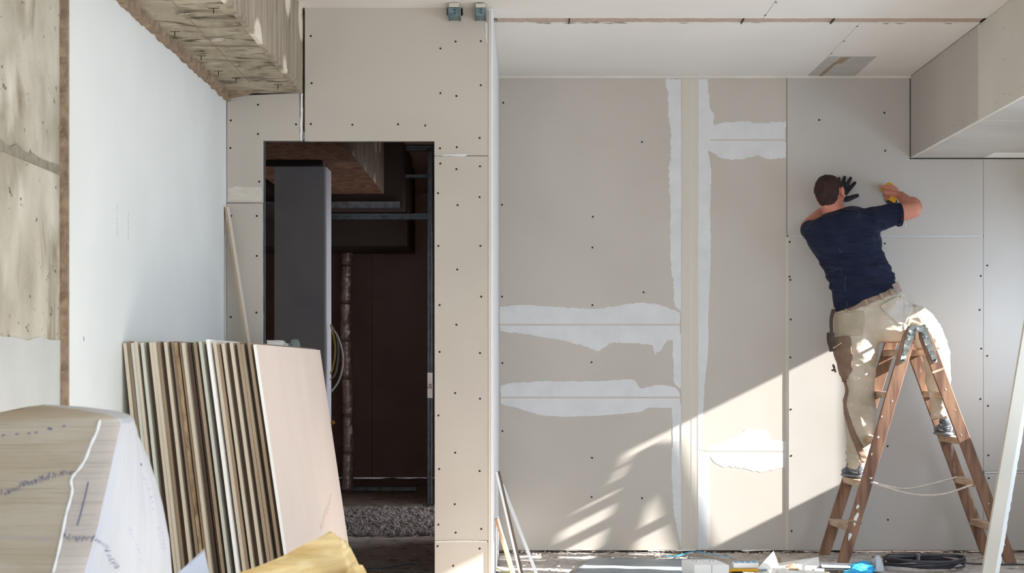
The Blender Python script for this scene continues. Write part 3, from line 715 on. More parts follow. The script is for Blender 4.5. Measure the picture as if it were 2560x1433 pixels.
# thin batten leaning in the far left corner
bt = empty('wooden_batten', 'thin wooden batten leaning in corner where the white wall meets the doorway partition', 'batten')
a_, b_ = P(551,517,8.44), P(608,862,8.42)
d_ = (b_-a_)/(a_.z-b_.z); foot = a_+d_*a_.z
a_.x = max(a_.x, XL+.002)
def bar(p, q, wx, wy, m, name, parent, off=(0,0,0)):
    bm = bmesh.new(); o_ = Vector(off)
    prism(bm, [Vector(p)+o_, Vector(p)+o_+Vector((wx,0,0)), Vector(p)+o_+Vector((wx,wy,0)), Vector(p)+o_+Vector((0,wy,0))], Vector(q)-Vector(p))
    return obj(name, bm, m, parent)
bar(a_, foot, .012, .05, mat('pale_pine', (190,166,140), .8, (170,146,120), 8, 5, (3,3,.3)), 'batten_strip', bt)
bar(a_+Vector((.012,.002,0)), foot+Vector((.012,.002,0)), .006, .046, M['bead'], 'white_coating', bt)

# offcut strips leaning on the end of the partition
def offcut(top, bot, w1, m1, m2, label, wx2=.006, name='drywall_offcut', cat='offcut'):
    e_ = empty(name, label, cat)
    t = Vector(top); b = Vector(bot)
    bar(t, b, w1, .05, m1, 'offcut_face', e_)
    bar(t+Vector((w1,0.0,0)), b+Vector((w1,0.0,0)), wx2, .05, m2, 'offcut_edge', e_)
    return e_
def down(a, b):                 # run the line a-b on to the floor
    d = (b-a)/(a.z-b.z); return a+d*a.z
t1 = P(1233,1180,9.078); t1.x = max(t1.x, -.164); f1 = down(t1, P(1296,1433,9.014))
offcut(t1, f1, .013, M['white_pl'], EDGE['brown'], 'tall thin white board offcut with a dark edge leaning on partition end', .012)
t2 = P(1250,1212,9.240); f2 = down(t2, P(1336,1433,9.046)); t2.x=max(t2.x,-.139)
offcut(t2, f2, .014, M['return_'], M['white_pl'], 'sunlit white board offcut standing nearest the big far wall at partition end', .004)
t3 = P(1232,1298,8.755); t3.x = -.162; f3 = down(t3, P(1276,1433,8.723))
offcut(t3, f3, .014, M['cardboard'], M['paper'], 'short brown cardboard strip leaning on lower partition end', .009, 'cardboard_strip', 'strip')
tag(floor_strip([gx(1238,1421),(gx(1252,1428)),(-.05,9.27),(.0,9.33),(.06,9.36)], .014, mat('pale_yellow_strap', (226,220,130), .6), 'packing_strap', 'pale yellow packing strap on floor at partition end', 'strap'), None)

# long strip jammed under the soffit at the right
ls = empty('drywall_strip', 'long pale drywall strip leaning up to the boxed soffit, beyond ladder', 'drywall strip')
bt_ = P(2457,1433,8.562); tp = Vector((bt_.x+.169*(2.455-bt_.z), bt_.y, 2.455)); ft = down(tp, bt_); ft.z = 0.004
bar(ft, tp, .064, .03, mat('cream_board', (208,200,184), .85, (200,192,176), 3, 4), 'strip_face', ls)
bm = bmesh.new(); q0, q1 = ft+Vector((.064,0,0)), tp+Vector((.064,0,0)); nn = 160; L = []
for k in range(nn+1):
    c = q0.lerp(q1, k/nn); j = .022+.006*noise.noise((k*.45, 3, 0))+(.004*noise.noise((k*1.7,8,0)))
    L.append([bm.verts.new(c), bm.verts.new(c+Vector((j,.006,0))), bm.verts.new(c+Vector((j,.028,0))), bm.verts.new(c+Vector((0,.03,0)))])
for a, b in zip(L, L[1:]):
    for i in range(4): bm.faces.new((a[i], a[(i+1)%4], b[(i+1)%4], b[i]))
bm.faces.new(L[0][::-1]); bm.faces.new(L[-1])
obj('broken_edge', bm, EDGE['white'], ls)

# ---------------------------------------------------------------- foreground: wrapped insulation package
pk = empty('wrapped_package', 'tan insulation package wrapped in printed white film, standing before the drywall stack', 'package')
rowy = [1050, 1062, 1085, 1140, 1196, 1262, 1332, 1433]
sl   = [248, 242, 231, 205, 181, 168, 157, 133]
sr   = [296, 303, 297, 284, 272, 257, 242, 211]
ro   = [300, 316, 330, 352, 371, 390, 407, 424]
YK = 3.15
rows = []
for y, a, b, c in zip(rowy, sl, sr, ro):
    z = EYE+(VY-y)*YK/F
    def X(px, Y): return (px-VX)*Y/F
    rows.append((z, X(a, YK), X(b, YK+.02), X(c, YK+.50)))
z0_, a0_, b0_, c0_ = rows[-1]
for k in (1,2,3): rows.append((z0_*(1-k/3), a0_-.03*k, b0_-.03*k, c0_+.02*k))
def plan(row, n=(10,4,8,3,6,3), top=0):
    z, a, b, c = row
    XLf = -1.50
    droop = lambda x: -0.02*max(0, (a-x)/(a-XLf))          # the top falls a little to the left
    pts = []
    def seg(p, q, n_, bulge=0):
        for k in range(n_):
            t = k/n_; nx, ny = (q[1]-p[1]), -(q[0]-p[0]); L_ = math.hypot(nx, ny)
            s_ = bulge*math.sin(math.pi*t)
            pts.append((p[0]+(q[0]-p[0])*t+nx/L_*s_, p[1]+(q[1]-p[1])*t+ny/L_*s_))
    A0 = (XLf, YK+.10); A = (a, YK); Bq = (b, YK+.02); C_ = (c, YK+.50); D = (c-.15, YK+.95); E_ = (XLf, YK+.95)
    seg(A0, A, n[0], .012); seg(A, Bq, n[1], .006); seg(Bq, C_, n[2], .02); seg(C_, D, n[3], .02); seg(D, E_, n[4], .0); seg(E_, A0, n[5], 0)
    return [Vector((x, y, z + (droop(x)*1.6 if z > .5 else 0) + (0.006*noise.noise((x*7,y*7,z*5)) if z > .05 else 0))) for x, y in pts]
bm = bmesh.new(); RR = []
fine = []
for i in range(len(rows)-1):
    nsub = 5 if i < 7 else 2
    for k in range(nsub):
        t = k/nsub; fine.append(tuple(rows[i][j]*(1-t)+rows[i+1][j]*t for j in range(4)))
fine.append(rows[-1])
for r in fine: RR.append([bm.verts.new(p) for p in plan(r)])
N = len(RR[0])
tan_f, strip_f, film_f = [], [], []
for a, b in zip(RR, RR[1:]):
    for i in range(N):
        f = bm.faces.new((a[i], b[i], b[(i+1)%N], a[(i+1)%N]))
        f.material_index = 0 if i < 10 or i >= 24 else (1 if i < 14 else 2)
# rounded top
cen = sum((v.co for v in RR[0]), Vector())/N
prev = RR[0]
for s, dz in ((.9,.008),(.6,.016),(.25,.02)):
    cur = [bm.verts.new(Vector((cen.x+(v.co.x-cen.x)*s, cen.y+(v.co.y-cen.y)*s, v.co.z*(1)+dz))) for v in RR[0]]
    for i in range(N):
        f = bm.faces.new((cur[i], prev[i], prev[(i+1)%N], cur[(i+1)%N])); f.material_index = 0 if i < 14 or i >= 24 else 2
    prev = cur
bm.faces.new(prev); bm.faces.new(RR[-1][::-1])
PT = mat('ribbed_tan_pack', (192,180,162), .5, (178,160,136), 2.2, 5, (1,1,6), bump=1.0, bump_scale=2, bump_stretch=(1.0,1,60), dist=.012)
overlay(PT, (222,216,206), 1.6, (1,1,2), .56, .72, 4, seed=3)
PS = mat('ribbed_strip_pack', (200,188,178), .5, (188,176,166), 2, 4, (1,1,6), bump=1.0, bump_scale=2, bump_stretch=(1.0,1,60), dist=.01)
PF = mat('white_film', (204,205,209), .45, (196,197,203), 3, 4, (3,3,1), bump=.6, bump_scale=2.2, bump_stretch=(9,9,1.2), dist=.02)
body = obj('package_body', bm, [PT, PS, PF], pk, smooth=True)
# pale rolled seam along the corner, and prints
def front_pt(px, py, Yg, off=.004):
    return P(px, py, Yg-off)
bm = bmesh.new(); seam = [P(x, y, YK-.004) for x, y in ((250,1050),(242,1080),(228,1110),(215,1145),(200,1170),(183,1190),(178,1205),(181,1225),(176,1250),(166,1285),(157,1330),(146,1380),(133,1433))]
tube(bm, cr(seam, 4), [.0035+.0018*abs(math.sin(k*.7)) for k in range(len(cr(seam,4)))], 8, flat=.6)
obj('film_seam', bm, M['white_pl'], pk, smooth=True)
from mathutils.bvhtree import BVHTree
def make_bvh(o):
    me = o.data; return BVHTree.FromPolygons([v.co.copy() for v in me.vertices], [tuple(p.vertices) for p in me.polygons])
bv = make_bvh(body)
def cast(px, py, off=.0012):
    o_ = Vector((0,0,EYE)); d = (P(px, py, 1.0)-o_).normalized()
    h = bv.ray_cast(o_, d)
    return (h[0]-d*off) if h[0] else None
INK = mat('violet_blue_ink', (92,94,128), .7); INK2 = mat('pale_violet_ink', (176,176,204), .7)
def glyphs(path, hgt, pitch, m, name, wd=1.6, slant=.3):
    """a printed line of blurred, unreadable characters following a curve on the film"""
    L = []
    for (x0, y0), (x1, y1) in zip(path, path[1:]):
        k = max(1, int(math.dist((x0,y0),(x1,y1))/pitch))
        L += [(x0+(x1-x0)*i/k, y0+(y1-y0)*i/k, x1-x0, y1-y0) for i in range(k)]
    bm = bmesh.new()
    for x, y, dx, dy in L:
        n_ = math.hypot(dx, dy); ux, uy = dx/n_, dy/n_; px_, py_ = uy, -ux
        for s in range(random.choice((1,2,2))):
            u0 = random.uniform(-pitch*.3, pitch*.3); h0 = random.uniform(-.5, .1)*hgt; h1 = h0+random.uniform(.3,.8)*hgt
            ww = wd*random.uniform(.6,1.2)
            q = [(u0, h0), (u0+ww, h0), (u0+ww+slant*(h1-h0), h1), (u0+slant*(h1-h0), h1)]
            c = [cast(x+ux*a+px_*b, y+uy*a+py_*b) for a, b in q]
            if all(c):
                try: prism(bm, c, (0,.0006,0))
                except ValueError: pass
    if not len(bm.faces): bm.free(); return
    o = obj(name, bm, m, pk); o['kind'] = 'stuff'
glyphs([(0,1238),(40,1222),(90,1203),(140,1187),(186,1181)], 15, 5.5, INK, 'printed_line')
glyphs([(152,1341),(180,1347),(240,1348),(256,1360),(270,1385),(290,1425)], 16, 5.5, INK, 'printed_line')
glyphs([(0,1347),(60,1343),(100,1347),(140,1350)], 8, 8, INK2, 'printed_line', wd=1)
glyphs([(352,1160),(362,1195),(375,1240),(388,1290)], 10, 14, INK2, 'printed_line', wd=3, slant=0)
glyphs([(393,1310),(402,1340),(410,1385)], 14, 8, INK2, 'printed_line', wd=1.5)
glyphs([(322,1320),(345,1370),(360,1425)], 8, 7, INK2, 'printed_line', wd=1.3)
bm = bmesh.new()
for x, y in ((8,1088),(42,1085),(72,1083),(90,1081),(122,1071),(127,1073),(160,1065)):
    c = [cast(x+a, y+b) for a, b in ((-4,0),(4,-2),(4,1),(-4,3))]
    if all(c): prism(bm, c, (0,.0006,0))
if len(bm.faces): obj('printed_dot', bm, INK, pk)['kind'] = 'stuff'
bm = bmesh.new(); c = [cast(x, y) for x, y in ((221,1205),(212,1245),(203,1280),(193,1315))]
tube(bm, c, .0012, 5); obj('printed_stroke', bm, INK, pk)
bm = bmesh.new(); c0 = cast(352,1162)
if c0 is not None: ball(bm, c0, (.003,.002,.003), seg=8); obj('print_spot', bm, INK, pk)
# stray corner of film beside the package
bm = bmesh.new(); Yc = 3.31
tri = [P(x,y,Yc) for x,y in ((440,1437),(470,1408),(504,1376),(512,1380),(530,1437),(560,1600),(400,1600))]
tri = [Vector((p.x, p.y + .03*math.sin(i*1.1), p.z)) for i, p in enumerate(tri)]
prism(bm, tri, (0,.004,0)); fc = tag(obj('film_sheet', bm, mat('blue_white_film', (216,220,230), .45, (204,208,220), 5, 4)), 'pointed corner of white film poking up between package and yellow slab', 'film')
bm = bmesh.new(); tube(bm, cr([P(470,1408,Yc-.004)+Vector((0,.0,0)), P(490,1420,Yc-.004), P(505,1433,Yc-.002)], 5), .0009, 5); obj('film_fold_line', bm, INK2, fc)

# yellow mineral-wool slab: fibrous, thick, lying propped against the sheets
ys = empty('insulation_slab', 'big yellow fibrous insulation slab propped in front of the pinkish drywall sheet', 'insulation slab')
WOOL = mat('yellow_wool', (216,192,140), .95, (192,160,104), 5, 8, (1,1,7), bump=.9, bump_scale=6, bump_stretch=(1,1,14), dist=.008)
overlay(WOOL, (228,212,168), 7, (.6,1,4), .55, .72, 8, seed=3)
Yw = 3.96
def slab(pts, back, name, m):
    bm = bmesh.new(); q = [P(x, y, Yy) for x, y, Yy in pts]
    prism(bm, q, back); bmesh.ops.triangulate(bm, faces=bm.faces[:])
    bmesh.ops.subdivide_edges(bm, edges=bm.edges[:], cuts=5, use_grid_fill=True)
    for v in bm.verts: v.co += Vector((noise.noise(v.co*14), noise.noise(v.co*14+Vector((5,0,0))), noise.noise(v.co*20+Vector((0,9,0)))))*.0035
    return obj(name, bm, m, ys, smooth=False)
slab([(588,1437,3.715),(650,1414,3.764),(720,1383,3.845),(790,1347,3.909),(822,1330,3.958),(829,1332,3.958),(842,1352,3.958),(856,1382,3.958),(868,1410,3.942),(874,1437,3.942),(950,1900,3.877),(520,1900,3.635)], (.02,.12,-.03), 'slab_body', WOOL)
slab([(862,1437,3.877),(872,1420,3.877),(881,1413,3.877),(888,1426,3.877),(892,1437,3.877),(930,1700,3.845),(860,1700,3.845)], (.02,.06,-.01), 'torn_flap', WOOL)

# ---------------------------------------------------------------- wooden trestle ladder
ld = empty('wooden_stepladder', 'old paint-spattered wooden A-frame stepladder the man is standing on', 'ladder', loc=(2.35,10.0,0))
YN, YFAR = 9.822, 10.262
rails = {'NL': ((2.262,1.385),(1.856,0.0),YN), 'NR': ((2.318,1.385),(2.842,0.0),YN), 'FL': ((2.262,1.385),(1.826,0.0),YFAR), 'FR': ((2.318,1.385),(2.822,0.0),YFAR)}
def rail(key, w=.072, th=.028):
    (xt, zt_), (xb, zb_), Y = rails[key]
    t = Vector((xt,0,zt_)); b = Vector((xb,0,zb_)); d = (t-b).normalized(); nrm = Vector((d.z,0,-d.x)); h = w/2
    wb_ = h*.92
    nn = 24; bm = bmesh.new(); L = []
    for k in range(nn+1):
        c = b.lerp(t, k/nn); hh = wb_+(h-wb_)*k/nn
        if k == nn: hh *= .55
        j = .0016*noise.noise((k*.8, Y*3, xt*5))
        base = c + Vector((0, Y, 0))
        q = [base-nrm*(hh+j), base+nrm*(hh-j), base+nrm*(hh-j)+Vector((0,th,0)), base-nrm*(hh+j)+Vector((0,th,0))]
        if k == 0:
            for v in q: v.z = 0.0
        L.append([bm.verts.new(v) for v in q])
    for a, c in zip(L, L[1:]):
        for i in range(4): bm.faces.new((a[i], a[(i+1)%4], c[(i+1)%4], c[i]))
    bm.faces.new(L[0][::-1]); bm.faces.new(L[-1])
    return obj('rail', bm, M['wood'], ld, bevel=.002)
for k in rails: rail(k)
def rx(key, z):
    (xt, zt_), (xb, zb_), Y = rails[key]; return xb+(xt-xb)*z/zt_
for side in 'LR':
    for z in (.205,.462,.722,.985,1.235):
        x0 = rx('N'+side, z); x1 = rx('F'+side, z); sg = -1 if side == 'L' else 1
        zz = z-.006 if side == 'R' and z > .5 and z < .8 else z
        bm = bmesh.new(); hw = .021; hz = .019
        a = Vector((x0, YN+.004, zz)); b = Vector((x1, YFAR+.02, zz))
        d = Vector((hw*2.0,0,0))
        wid = .034
        prism(bm, [a+Vector((-wid,0,-hz)), a+Vector((wid,0,-hz)), a+Vector((wid,0,hz)), a+Vector((-wid,0,hz))], b-a)
        obj('rung', bm, M['rung'], ld, bevel=.003)
# strap hinges on the near rails
METAL = mat('spattered_iron', (122,124,120), .6, (72,74,70), 26, 6, metal=.5, bump=.5, bump_scale=60)
overlay(METAL, (196,196,186), 22, (1,1,1), .58, .66, 5, seed=2)
for key in ('NL','NR'):
    for Y, s in ((YN-.006, 0),):
        zt1, zb1 = 1.355, 1.19
        a = Vector((rx(key,zt1), Y, zt1)); b = Vector((rx(key,zb1), Y, zb1)); d = (a-b).normalized(); nrm = Vector((d.z,0,-d.x))*.016
        bm = bmesh.new(); prism(bm, [b-nrm*.9, b+nrm*.9, a+nrm*1.5, a-nrm*1.5], (0,.006,0)); tube(bm, [b+Vector((0,.0005,0)), b+Vector((0,.0058,0))], .016, 14)
        h_ = obj('strap_hinge', bm, METAL, ld)
        bm = bmesh.new(); tube(bm, [b+Vector((0,-.005,0)), b+Vector((0,.0,0))], .006, 10); obj('rivet', bm, M['screw'], h_)
        bm = bmesh.new(); tube(bm, [a+d*-.03+Vector((0,-.005,0)), a+d*-.03], .006, 10); obj('rivet', bm, M['steel'], h_)
bm = bmesh.new(); 
prism(bm, [Vector((x, YN-.012, z)) for x, z in ((2.232,1.372),(2.25,1.398),(2.285,1.392),(2.30,1.388),(2.33,1.40),(2.352,1.372),(2.33,1.335),(2.315,1.352),(2.29,1.358),(2.265,1.35),(2.25,1.335))], (0,.008,0))
hp = obj('hinge_plate', bm, METAL, ld)
bm = bmesh.new(); tube(bm, [(2.29, YN-.016, 1.374), (2.29, YFAR+.03, 1.374)], .009, 10); obj('hinge_pin', bm, M['steel'], ld)
# white paint and tape marks on the rails
PNT = mat('dried_white_paint', (226,222,214), .8)
def daub(key, z, w_, h_, dx=0, name='paint_splash'):
    c = Vector((rx(key, z)+dx, rails[key][2]-.0010, z)); n_ = 11
    (xt, zt_), (xb, zb_), _ = rails[key]; d = Vector((xt-xb,0,zt_)).normalized(); nr = Vector((d.z,0,-d.x))
    bm = bmesh.new(); prism(bm, [c+nr*math.cos(2*math.pi*k/n_)*w_*random.uniform(.25,1)+d*math.sin(2*math.pi*k/n_)*h_*random.uniform(.4,1) for k in range(n_)], (0,.0008,0))
    obj(name, bm, PNT, ld)
for z, a, b, dx in ((.86,.007,.009,-.025),(.74,.010,.010,-.012),(.64,.007,.012,-.02),(.50,.010,.008,.018),(.26,.014,.05,0.0),(.16,.016,.045,-.008),(.33,.012,.02,-.012),(.95,.006,.008,.01)): daub('NL', z, a, b, dx)
for z, a, b, dx in ((1.02,.006,.010,0),(.9,.005,.006,.01),(.75,.004,.012,-.01),(.35,.006,.006,0),(.11,.006,.01,0)): daub('NR', z, a, b, dx)
for key, z in (('NL',.245),('NR',1.13)):
    x = rx(key, z); bm = bmesh.new(); (xt, zt_), (xb, zb_), Yk = rails[key]; d = Vector((xt-xb,0,zt_)).normalized(); nr = Vector((d.z,0,-d.x))*.0385
    c = Vector((x, Yk-.003, z)); prism(bm, [c-nr-d*.006, c+nr-d*.006, c+nr+d*.006, c-nr+d*.006], (0,.034,0))
    obj('tape_wrap', bm, M['belt'] if key == 'NL' else M['rung'], ld)
# slack webbing between the two halves
WEB = mat('pale_webbing', (204,190,176), .9, (186,172,158), 30, 4)
for pts in (((2168,1203,YN+.02),(2200,1211,YN+.05),(2255,1222,YN+.1),(2300,1217,YN+.15),(2345,1206,YN+.2),(2392,1193,YFAR-.02)), ((2176,1206,YN),(2220,1220,YN+.0),(2270,1234,YN),(2320,1239,YN),(2370,1233,YN),(2430,1212,YN+.0))):
    bm = bmesh.new(); tube(bm, cr([P(x,y,Y-.003) for x,y,Y in pts], 6), (.0035,.0065), 6); obj('webbing_strap', bm, WEB, ld, smooth=True)

# ---------------------------------------------------------------- litter on the floor
def crumple(name, c, sx, sy, h, m, label, cat, seed, rot=0, n=7, group=None):
    bm = bmesh.new(); G = []
    for i in range(n):
        row = []
        for j in range(n):
            u, v = i/(n-1)-.5, j/(n-1)-.5
            x, y = u*sx, v*sy; xr = x*math.cos(rot)-y*math.sin(rot); yr = x*math.sin(rot)+y*math.cos(rot)
            z = h*(.5+.9*noise.noise((u*3+seed, v*3, seed)))*(1 if 0 < i < n-1 and 0 < j < n-1 else .7)
            row.append(bm.verts.new((c[0]+xr+.015*noise.noise((i,j,seed)), c[1]+yr, max(.003, z))))
        G.append(row)
    for i in range(n-1):
        for j in range(n-1): bm.faces.new((G[i][j], G[i+1][j], G[i+1][j+1], G[i][j+1]))
    o = obj(name, bm, m); so = o.modifiers.new('t','SOLIDIFY'); so.thickness = .0015
    return tag(o, label, cat, group)
# grey plastic sheet
bm = bmesh.new(); G = []; nx_, ny_ = 44, 14
for i in range(nx_):
    row = []
    for j in range(ny_):
        u, v = i/(nx_-1), j/(ny_-1)
        x = .25+.80*u+.03*v; y = 9.0+(.98+.05*math.sin(u*5))*v
        if u < .12: y = 9.0+.98*v*(.35+u*5) + .05
        z = .006+.010*abs(noise.noise((x*5, y*11, 1)))+.012*max(0, noise.noise((x*3,y*6,4)))
        row.append(bm.verts.new((x, y, z)))
    G.append(row)
for i in range(nx_-1):
    for j in range(ny_-1): bm.faces.new((G[i][j], G[i+1][j], G[i+1][j+1], G[i][j+1]))
o = obj('plastic_sheet', bm, M['film_grey'], smooth=True); o.modifiers.new('t','SOLIDIFY').thickness = .001
tag(o, 'rumpled blue-grey plastic sheet spread on the floor below the far wall', 'plastic sheet')
# twin white socket housing
so_ = empty('socket_housing', 'white double plastic socket housing on floor beside the grey plastic sheet', 'socket')
Yb = 9.08
A = P(1704,1399,Yb+.10); Bp = P(1789,1401,Yb+.10)
zt_s = A.z
def skew(x0, x1, name, parent, z0=.003, z1=None, m=None):
    bm = bmesh.new(); z1 = z1 or zt_s
    sh = .055
    pts = [(x0, Yb+.10, z1), (x1, Yb+.10, z1), (x1+sh, Yb-.06, z1-.012), (x0+sh, Yb-.06, z1-.012)]
    prism(bm, pts, (0,0,-(z1-z0))); return obj(name, bm, m or M['white_pl'], parent, bevel=.002)
xm = (A.x+Bp.x)/2
skew(A.x, xm-.0015, 'socket_module', so_); skew(xm+.0015, Bp.x, 'socket_module', so_)
skew(A.x+.004, Bp.x-.004, 'socket_base', so_, z0=.002, z1=.012, m=mat('pale_grey_base', (200,204,206), .5))
for x in (A.x+.035, A.x+.055, xm+.035, xm+.055):
    bm = bmesh.new(); tube(bm, [(x+.02, Yb+.05, zt_s-.004), (x+.02, Yb+.05, zt_s+.0005)], .003, 8); obj('pin_hole', bm, mat('pin_grey', (120,122,124), .5) if 'pin_grey' not in bpy.data.materials else bpy.data.materials['pin_grey'], so_)
bl = tag(obj('blue_clip', bx(P(1797,0,9.450).x, P(1806,0,9.450).x, 9.43, 9.46, .003, .035), M['blue'], bevel=.003), 'small blue plastic clip standing on floor behind the white socket housing', 'clip')
bl = tag(obj('bottle_cap', bx(P(1697,0,9.046).x, P(1707,0,9.046).x, 9.0, 9.05, .003, .045), M['blue'], bevel=.005), 'small blue plastic cap lying against the socket housing side', 'cap')
# yellow knife
kn = empty('utility_knife', 'yellow and black utility knife lying on floor beside white socket housing', 'knife')
k0, k1 = P(1818,1427,9.288), P(1895,1420,9.288); k0.z = .02; k1.z = .026
bm = bmesh.new(); tube(bm, cr([k0, k0.lerp(k1,.3)+Vector((0,0,.004)), k0.lerp(k1,.7), k1], 5), .013, 10, flat=.7); obj('knife_handle', bm, M['yellow'], kn, smooth=True)
bm = bmesh.new(); tube(bm, cr([k0+Vector((-.004,-.002,0)), k0.lerp(k1,.5)+Vector((0,.008,-.006))], 5), .011, 10, flat=.8); obj('grip_rim', bm, M['black'], kn, smooth=True)
bm = bmesh.new(); box(bm, k1.x-.004, k1.x+.05, k1.y-.001, k1.y+.001, .018, .032); obj('knife_blade', bm, M['steel'], kn)
# blue-and-white carton strip behind the knife
ct = empty('carton_sleeve', 'flat white and blue carton sleeve on floor behind the yellow knife', 'carton')
x0c, x1c = P(1832,0,9.612).x, P(1895,0,9.612).x
obj('carton_body', bx(x0c, x1c, 9.58, 9.66, .003, .032), M['white_pl'], ct, bevel=.002)
for k in range(4): obj('blue_square', bx(x0c+.01+.034*k, x0c+.03+.034*k, 9.585, 9.65, .0325, .0345), M['blue'], ct)
# torn cartons and paper
def sheetobj(name, pts, d, m, label, cat, parent=None, lab=True):
    bm = bmesh.new(); prism(bm, [P(*p) for p in pts], d); o = obj(name, bm, m, parent)
    return tag(o, label, cat) if lab else o
pc = empty('folded_carton', 'tall folded white carton flap standing upright among the litter by the ladder', 'carton')
sheetobj('carton_flap', [(1868,1450,9.240),(1934,1378,9.434),(1944,1405,9.402),(1900,1450,9.240)], (0,.004,0), M['paper'], None, None, pc, False)
sheetobj('carton_flap', [(1934,1378,9.434),(1944,1405,9.402),(1958,1445,9.369),(1900,1452,9.305)], (.0,.012,0), M['paper'], None, None, pc, False)
oc = empty('open_carton', 'crushed open white carton lying on floor in front of the ladder foot', 'carton')
sheetobj('carton_panel', [(1925,1412,9.612),(2046,1394,9.612),(2050,1420,9.450),(1935,1428,9.369)], (0,.004,.002), M['paper'], None, None, oc, False)
sheetobj('carton_panel', [(1930,1420,9.337),(2060,1422,9.369),(2064,1450,9.143),(1925,1450,9.111)], (0,.003,-.004), M['paper'], None, None, oc, False)
sheetobj('carton_end', [(1970,1412,9.466),(1985,1407,9.466),(1998,1425,9.305),(1972,1425,9.305)], (0,.003,0), M['cardboard'], None, None, oc, False)
sheetobj('carton_rib', [(1944,1425,9.272),(1964,1421,9.272),(1966,1434,9.208),(1946,1436,9.208)], (0,.004,0), M['paper'], None, None, oc, False)
bm = bmesh.new(); cc_ = P(2022,1420,9.272); tube(bm, [cc_+Vector((math.cos(a)*.030, math.sin(a)*.012, math.sin(a)*.024)) for a in [k*math.pi/9 for k in range(3,18)]], .005, 6, flat=2)
tag(obj('paper_curl', bm, M['paper'], smooth=True), 'curled strip of cream paper on the crushed open carton', 'paper')
tag(obj('wood_block', bx(P(1945,0,9.854).x, P(1952,0,9.854).x, 9.84, 9.87, .0, .035), M['rung'], bevel=.002), 'tiny upright wooden block on floor behind the folded carton', 'block')
# flat printed pack and blue film
sheetobj('flat_pack', [(2050,1408,9.563),(2128,1410,9.563),(2126,1421,9.369),(2055,1419,9.369)], (0,0,.003), mat('pale_pack', (206,206,208), .6, (190,192,196), 14, 5), 'flat grey printed packet on floor between open carton and blue film', 'packet')
r0, r1 = P(2046,1419,9.434), P(2122,1421,9.434); bm = bmesh.new(); tube(bm, [r0, r1], .006, 8)
tag(obj('steel_blade', bm, M['steel_teal']), 'dark steel rod lying across the grey printed packet', 'rod')
bb = empty('blue_bag', 'bright blue film bag with clear crinkled end lying left of the cable coil', 'bag')
c0 = P(2155,1424,9.450)
def blob(c, r, m, name, parent, seed, amp=.25, seg=20):
    bm = bmesh.new(); ball(bm, (0,0,0), r, seg=seg)
    for v in bm.verts:
        v.co *= 1+amp*noise.noise(Vector((v.co.x*16+seed, v.co.y*16, v.co.z*20))); v.co += Vector(c)
        v.co.z = max(v.co.z, .002)
    return obj(name, bm, m, parent, smooth=False)
def crum(c, sx, sy, h, m, name, seed, n=11):
    bm = bmesh.new(); G = []
    for i in range(n):
        row = []
        for j in range(n):
            u, v = i/(n-1)-.5, j/(n-1)-.5; ed = 1-(2*max(abs(u),abs(v)))**4
            row.append(bm.verts.new((c[0]+u*sx*(1+.25*noise.noise((i*.7,j*.3,seed))), c[1]+v*sy*(1+.2*noise.noise((j*.7,i*.3,seed+3))), max(.004, h*ed*(.8+.6*noise.noise((u*3+seed,v*3,seed)))+.006))))
        G.append(row)
    for i in range(n-1):
        for j in range(n-1): bm.faces.new((G[i][j], G[i+1][j], G[i+1][j+1], G[i][j+1]))
    o = obj(name, bm, m, bb); o.modifiers.new('t','SOLIDIFY').thickness = .0015; return o
crum((c0.x-.005, c0.y), .15, .13, .055, M['blue'], 'bag_body', 1)
crum((c0.x-.05, c0.y-.16), .16, .12, .028, M['blue'], 'bag_fold', 5)
CLR = mat('crinkled_clear_film', (222,224,226), .3, (200,204,208), 20, 5, trans=.35)
crum((c0.x+.092, c0.y+.02), .055, .12, .085, CLR, 'clear_end', 9)
sheetobj('bag_flap', [(2135,1410,9.531),(2150,1404,9.531),(2172,1404,9.531),(2180,1412,9.466),(2160,1414,9.434)], (0,.003,.001), M['blue'], None, None, bb, False)
# blue strap by the wall
floor_strip([gx(1662,1392),gx(1690,1396),gx(1735,1385),gx(1770,1389),gx(1830,1395)], .02, M['blue'], 'plastic_strap', 'light blue plastic strap curling on floor close to the far wall', 'strap', lift=.01)
# cable coil
co = empty('cable_coil', 'flat coil of dark grey cable lying on floor right of the ladder leg', 'cable')
ccx, ccy = P(2312,0,9.660).x, 9.66
bm = bmesh.new()
for k in range(9):
    rxk, ryk = .215+random.uniform(-.03,.03), .175+random.uniform(-.03,.03); ox, oy = random.uniform(-.02,.02), random.uniform(-.015,.015)
    zz = .012+.0055*k
    L = [Vector((ccx+ox+math.cos(a)*rxk, ccy+oy+math.sin(a)*ryk, zz+.006*math.sin(a*2+k))) for a in [j*2*math.pi/40 for j in range(41)]]
    tube(bm, L, .0058, 6)
obj('cable_loops', bm, M['cable'], co, smooth=True)
bm = bmesh.new(); tube(bm, cr([Vector((ccx+.19,ccy+.08,.03)), Vector((ccx+.27,ccy+.07,.012)), Vector((ccx+.42,ccy+.04,.01)), Vector((ccx+.62,ccy+.03,.01))], 8), .0058, 6); obj('cable_tail', bm, M['cable'], co, smooth=True)
c = Vector((ccx-.01, ccy+.13, .04)); bm = bmesh.new(); box(bm, c.x-.008, c.x+.008, c.y-.03, c.y+.03, .005, .062); obj('silver_tie', bm, M['steel'], co, bevel=.002)
